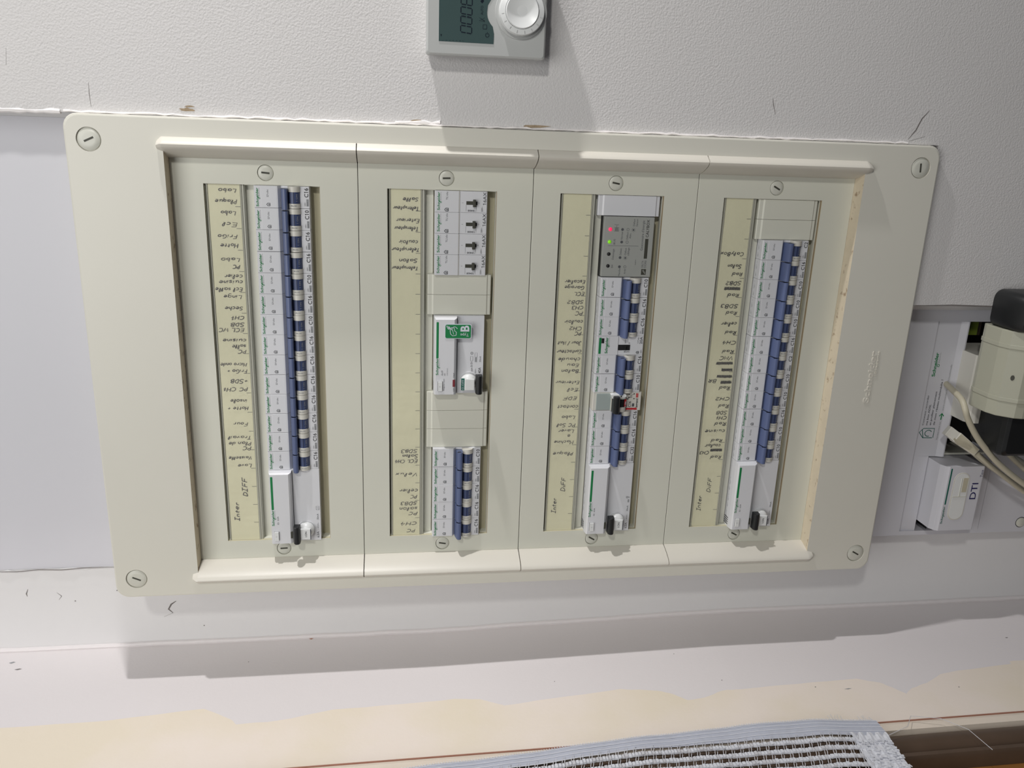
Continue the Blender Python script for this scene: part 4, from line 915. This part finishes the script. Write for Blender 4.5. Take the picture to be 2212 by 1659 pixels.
# socket, adaptor, chargers and cables
so = empty('modular_socket', P(-24, -500, 0), 'white modular power socket in the communication box behind the beige adaptor', 'socket')
mb = MB(); mb.prism_x([(-26, -55), (-26, 2), (-24, 3.4), (16, 3.4), (20.5, 1.4), (24, -4), (24, -55)], -30, 45 - 5, 'ring'); mb.obj('body', so, bevel=.5)
mb = MB(); mb.lathe(5, -4, [(21, 3.2), (21, 5.2), (20, 5.8), (19.4, 3.6)], 'adaptor', 44); mb.obj('socket_rim', so)
ad = empty('power_adaptor', P(12, -500, 5), 'beige block plug adaptor with two ribs plugged into the modular socket', 'adaptor')
sec = [(29, 0), (31, 6), (30.5, 26), (27, 36), (15, 46), (8, 48), (-30, 48), (-44, 34), (-46, 6), (-46, 0)]           # (z, w)
mb = MB(); mb.prism_x(sec, -44, 39, 'adaptor'); mb.obj('body', ad, bevel=1.0)
for x in (-29, 22):
    mb = MB(); mb.prism_x([(z * 1.018 + .2, w * 1.022) for z, w in sec], x, x + 4.2, 'adaptor'); mb.obj('rib', ad, bevel=.5)
mb = MB()
for t_, (x, z, w_) in enumerate(((0, 21.5, 41.2),)):
    n_ = Vector((0, .64, .77)); n = 14
    c = Vector((x - 5, z, w_)); a_ = Vector((1, 0, 0)); b_ = n_.cross(a_)
    mb.add([tuple(c + (a_ * 2.6 * math.cos(6.283 * i / n)) + b_ * 1.7 * math.sin(6.283 * i / n)) for i in range(n)], [tuple(range(n))], 'slot')
mb.obj('pin_hole', ad, label='dark round hole')
ch = empty('black_plug', P(56, -500, 28), 'glossy black rounded plug above the beige adaptor', 'plug')
mb = MB(); q = rrect(-6, 30, -42, 32, 9, 6)
mb.loft([[(x, z, -14) for x, z in q], [(x, z, -10 + 12) for x, z in q], [(x * .985 + .2, z * .96, 16) for x, z in q], [(x * .9 + 1.2, z * .84, 24) for x, z in q], [(x * .7 + 3, z * .6, 27) for x, z in q]], 'black', smooth=True)
mb.obj('housing', ch, bevel=1.2)
mb = MB(); mb.cyl(2, 0, 15, -13, 4, 'black'); mb.prism_z([(-12, -10), (-12, 12), (-3, 12), (-3, -10)], -16, 16, 'black'); mb.obj('plug_neck', ch)
c2 = empty('black_power_supply', P(-50, -518, 22), 'black boxy power supply below the beige adaptor', 'power supply')
mb = MB(); q = rrect(-26, 27, -20, 30, 5, 5)
mb.loft([[(x, z, -26) for x, z in q], [(x, z, 12) for x, z in q], [(x * .96, z * .94, 17) for x, z in q], [(x * .86, z * .84, 19) for x, z in q]], 'black'); mb.obj('housing', c2, bevel=.8)
mb = MB(); mb.tube([(2, -18, 8), (2, -24, 9), (1, -30, 9), (0, -36, 8), (-3, -80, 4)], [4, 3.4, 3.0, 2.6, 1.9], 'black', 10); o = mb.obj('strain_relief', c2)
mb = MB()
for i in range(4): mb.lathe(0, 0, [(.01, 0), (.01, .1)], 'black', 4) if False else mb.tube([(2 - i * .4, -20 - i * 2.6, 8.3), (2 - i * .4, -21.2 - i * 2.6, 8.3)], 4.5 - i * .35, 'black_dull', 12)
mb.obj('relief_rib', o)

def cable(name, pts, r, k, label, extra=None):
    # smooth with Catmull-Rom
    pts = [Vector(p) for p in pts]; out = []
    for i in range(len(pts) - 1):
        p0 = pts[max(0, i - 1)]; p1 = pts[i]; p2 = pts[i + 1]; p3 = pts[min(len(pts) - 1, i + 2)]
        for j in range(6):
            t = j / 6
            out.append(.5 * ((2 * p1) + (p2 - p0) * t + (2 * p0 - 5 * p1 + 4 * p2 - p3) * t * t + (3 * p1 - p0 - 3 * p2 + p3) * t ** 3))
    out.append(pts[-1]); b_ = out[0]
    rt = empty(name, P(*b_), label, 'cable', 'cables of the communication box')
    mb_ = MB(); mb_.tube([tuple(p - b_) for p in out], r, k, 12); mb_.obj('sheath', rt)
    return rt, b_
cable('cable', [(-20, -470, -40), (-22, -462, -10), (-25, -457, 12), (-32, -456, 21), (-43, -461, 22), (-62, -475, 22), (-80, -493, 22), (-95, -511, 22), (-114, -540, 22), (-140, -590, 20), (-160, -650, 16)], 3.0, 'cord', 'thick beige power cord arching in front of the other cables')
rt, b0 = cable('cable', [(-86, -492, 6), (-98, -508, 6), (-115, -533, 6), (-131, -558, 6), (-160, -610, 6), (-180, -660, 6)], 2.7, 'cord', 'beige network cable ending in a clipped patch plug')
mb = MB(); q0 = Vector((-63, -460, -4)); q1 = Vector((-84, -490, 5))
def obox(mb, a, b, hw, hh, k):
    a = Vector(a); b = Vector(b); d = (b - a).normalized(); s = d.cross(Vector((0, 0, 1))).normalized(); t = s.cross(d)
    loops = [[tuple(p + s * (sx * w_[0]) + t * (sy * w_[1])) for sx, sy in ((-1, -1), (1, -1), (1, 1), (-1, 1))] for p, w_ in ((a, (hw[0], hh[0])), (b, (hw[1], hh[1])))]
    mb.loft(loops, k)
obox(mb, q0 - b0, q0.lerp(q1, .35) - b0, (5.2, 5.2), (4, 4), 'ring'); obox(mb, q0.lerp(q1, .3) - b0, q1 - b0, (5.8, 4.2), (4.6, 3.8), 'cord'); o = mb.obj('patch_plug', rt, bevel=.6)
mb = MB(); mb.line([(19, 33), (13, 27), (12, 20), (8, 12)], 2.2, 4.2, 'cord'); mb.obj('locking_clip', rt)
cable('cable', [(-62, -500, -10), (-80, -520, 2), (-100, -545, 4), (-124, -580, 4), (-150, -640, 2)], 2.7, 'cord', 'beige network cable running lowest behind the power supply')
rt, b1_ = cable('cable', [(-84, -512, -14), (-84, -524, -6), (-92, -538, 2), (-104, -560, 4), (-120, -600, 4)], 3.0, 'cord_grey', 'grey network cable with printed sheath leaving the power supply')
cable('cable', [(-60, -512, -20), (-72, -532, -14), (-88, -552, -10), (-110, -590, -8)], 2.6, 'cord_grey', 'greyish cable nearest the right edge behind the others')
cable('cable', [(-70, -480, -30), (-92, -500, -6), (-112, -530, -2), (-132, -566, -6), (-166, -640, -10)], 2.5, 'cord', 'beige cable lying against the cover beside the DTI module')

# ================================================================= LACE CURTAIN
cu = empty('lace_curtain', P(-288, -330, 143), 'white openwork lace curtain hanging in front of the wooden window', 'curtain')
ed = [(360, 186), (240, 176), (107.5, 164.4), (38.6, 158.6), (-27.9, 152.4), (-119.6, 144.1), (-206.7, 138.5), (-273.0, 137.9), (-319.7, 141.5), (-334, 143.0)]
def edge_w(z):
    for (z0, w0), (z1, w1) in zip(ed[:-1], ed[1:]):
        if z0 >= z >= z1: t = (z0 - z) / (z0 - z1); return w0 + (w1 - w0) * t
    return ed[0][1] if z > 0 else ed[-1][1]
def wave(z, w): return .7 * math.sin(z * .035 + w * .03) + .3 * math.sin(z * .11 + 1)
ox, oz, ow = -288, -330, 143
def cp(z, dw, dx=0.0):                        # a point of the cloth, relative to the curtain's origin
    w = edge_w(z) + dw
    return (wave(z, w) + dx, z - oz, w - ow)
def band_wd(z): return 14 + max(0, min(1, (-80 - z) / 150)) * 6
# woven side band with picot edge
mb = MB(); zs = [360 - i * 4 for i in range(174)] + [-334]
rows_ = 6; vs = []; fs = []
for z in zs:
    for j in range(rows_):
        vs.append(cp(z, band_wd(z) * j / (rows_ - 1), .25 * (j % 2)))
for i in range(len(zs) - 1):
    for j in range(rows_ - 1): a = i * rows_ + j; fs.append((a, a + rows_, a + rows_ + 1, a + 1))
mb.add(vs, fs, 'lace_band', True)
for j in (1.5, 5.2, 9.5, 14.5):               # woven ridges
    mb.tube([cp(z, j, .5) for z in zs[::2]], .32, 'lace', 4)
mb.obj('side_band', cu, label='denser woven band along the curtain edge')
mb = MB(); rn = random.Random(5)
z = 358
while z > -332:
    a = cp(z, -.2, .2); mb.tube([(a[0], a[1] - .7, a[2] + .5), (a[0] + .3, a[1], a[2] - .9), (a[0], a[1] + .7, a[2] + .5)], .28, 'lace', 4, False); z -= 2.3
o = mb.obj('picot_edge', cu); o['kind'] = 'stuff'
# openwork: ladders of puffy tape and paired cross threads
mb = MB(); per = 10.0; nrow = 11
def zend(i): return -336 + 2.0 * i + 6
for i in range(nrow):
    z = 360.0; z1 = -303
    while z > z1:
        c = band_wd(z) + 5.6 + i * per
        st_ = rn.uniform(2.5, 3.3); h0 = rn.uniform(1.8, 2.5); h1 = rn.uniform(1.8, 2.5); dx = rn.uniform(-.4, .5)
        A = [cp(z - .1, c - h0, -.5), cp(z - st_ + .15, c - h1, -.5), cp(z - st_ + .15, c + h1, -.5), cp(z - .1, c + h0, -.5)]
        Bq = [cp(z - .35, c - h0 + .4, 1.0 + dx), cp(z - st_ + .4, c - h1 + .4, 1.0 + dx), cp(z - st_ + .4, c + h1 - .4, 1.0 + dx), cp(z - .35, c + h0 - .4, 1.0 + dx)]
        mb.loft([A, Bq], 'lace' if rn.random() < .72 else 'lace_thread'); z -= st_
o = mb.obj('tape_rows', cu); o['kind'] = 'stuff'
mb = MB()
for i in range(nrow):
    z = 358.0
    while z > -306:
        c = band_wd(z) + 5.6 + i * per
        for d in (-.8, .8):
            b = rn.uniform(-.3, .3); sk = 2.2
            mb.tube([cp(z + d + b - sk / 2, c - per + 1.6, 0), cp(z + d * 1.5, c - per / 2, .5), cp(z + d + b + sk / 2, c - 1.6, 0)], .36, 'lace_thread', 4, False)
        z -= 7.8 + rn.uniform(-.3, .3)
    # dense hem cloth at the lower end
o = mb.obj('cross_threads', cu); o['kind'] = 'stuff'
mb = MB(); nz, nw = 14, 28; vs = []; fs = []
for i in range(nz + 1):
    for j in range(nw + 1):
        w_ = 16 + j * 3.8; z0 = -301 + (j * 3.8) * .12; zE = -334 + (j ** 1.15) * .30
        z = z0 + (zE - z0) * i / nz
        a = cp(z, w_, .5 * math.sin(i * 1.9 + j * .7) + .5 * math.sin(j * 1.3)); vs.append(a)
for i in range(nz):
    for j in range(nw): a = i * (nw + 1) + j; fs.append((a, a + nw + 1, a + nw + 2, a + 1))
mb.add(vs, fs, 'lace')
for _ in range(240):
    z = rn.uniform(-332, -303); w_ = rn.uniform(26, 118); s1 = rn.uniform(1.5, 3.2); s2 = rn.uniform(.8, 2.0)
    A = [cp(z, w_, .4), cp(z + s1, w_ + .3, .4), cp(z + s1, w_ + s2, .4), cp(z, w_ + s2 + .3, .4)]
    mb.loft([A, [(p[0] + rn.uniform(.5, 1.3), p[1], p[2]) for p in A]], 'lace')
mb.obj('bottom_hem', cu, label='crumpled doubled hem at the lower end')
mb = MB()
for z, l in ((-292, 5), (-295, 7), (-297.5, 6), (-300, 7), (-303, 5), (-320, 5), (-323, 5), (-326, 6), (-331, 4)):
    a = cp(z, 0, .2); mb.tube([a, (a[0], a[1] + rn.uniform(-1, 1), a[2] - l * .6), (a[0] + .5, a[1] + rn.uniform(-2, 2), a[2] - l)], .22, 'lace_thread', 4)
a = cp(-334, 20, 0)
mb.tube([a, (a[0] + 2, a[1] - 12, a[2] - 3), (a[0] + 3, a[1] - 22, a[2] - 6), (a[0] + 2, a[1] - 34, a[2] - 20), (a[0] + 2, a[1] - 60, a[2] - 14), (a[0] + 2, a[1] - 76, a[2] + 2), (a[0] + 2, a[1] - 80, a[2] + 28)], .25, 'lace_thread', 4)
o = mb.obj('loose_threads', cu); o['kind'] = 'stuff'
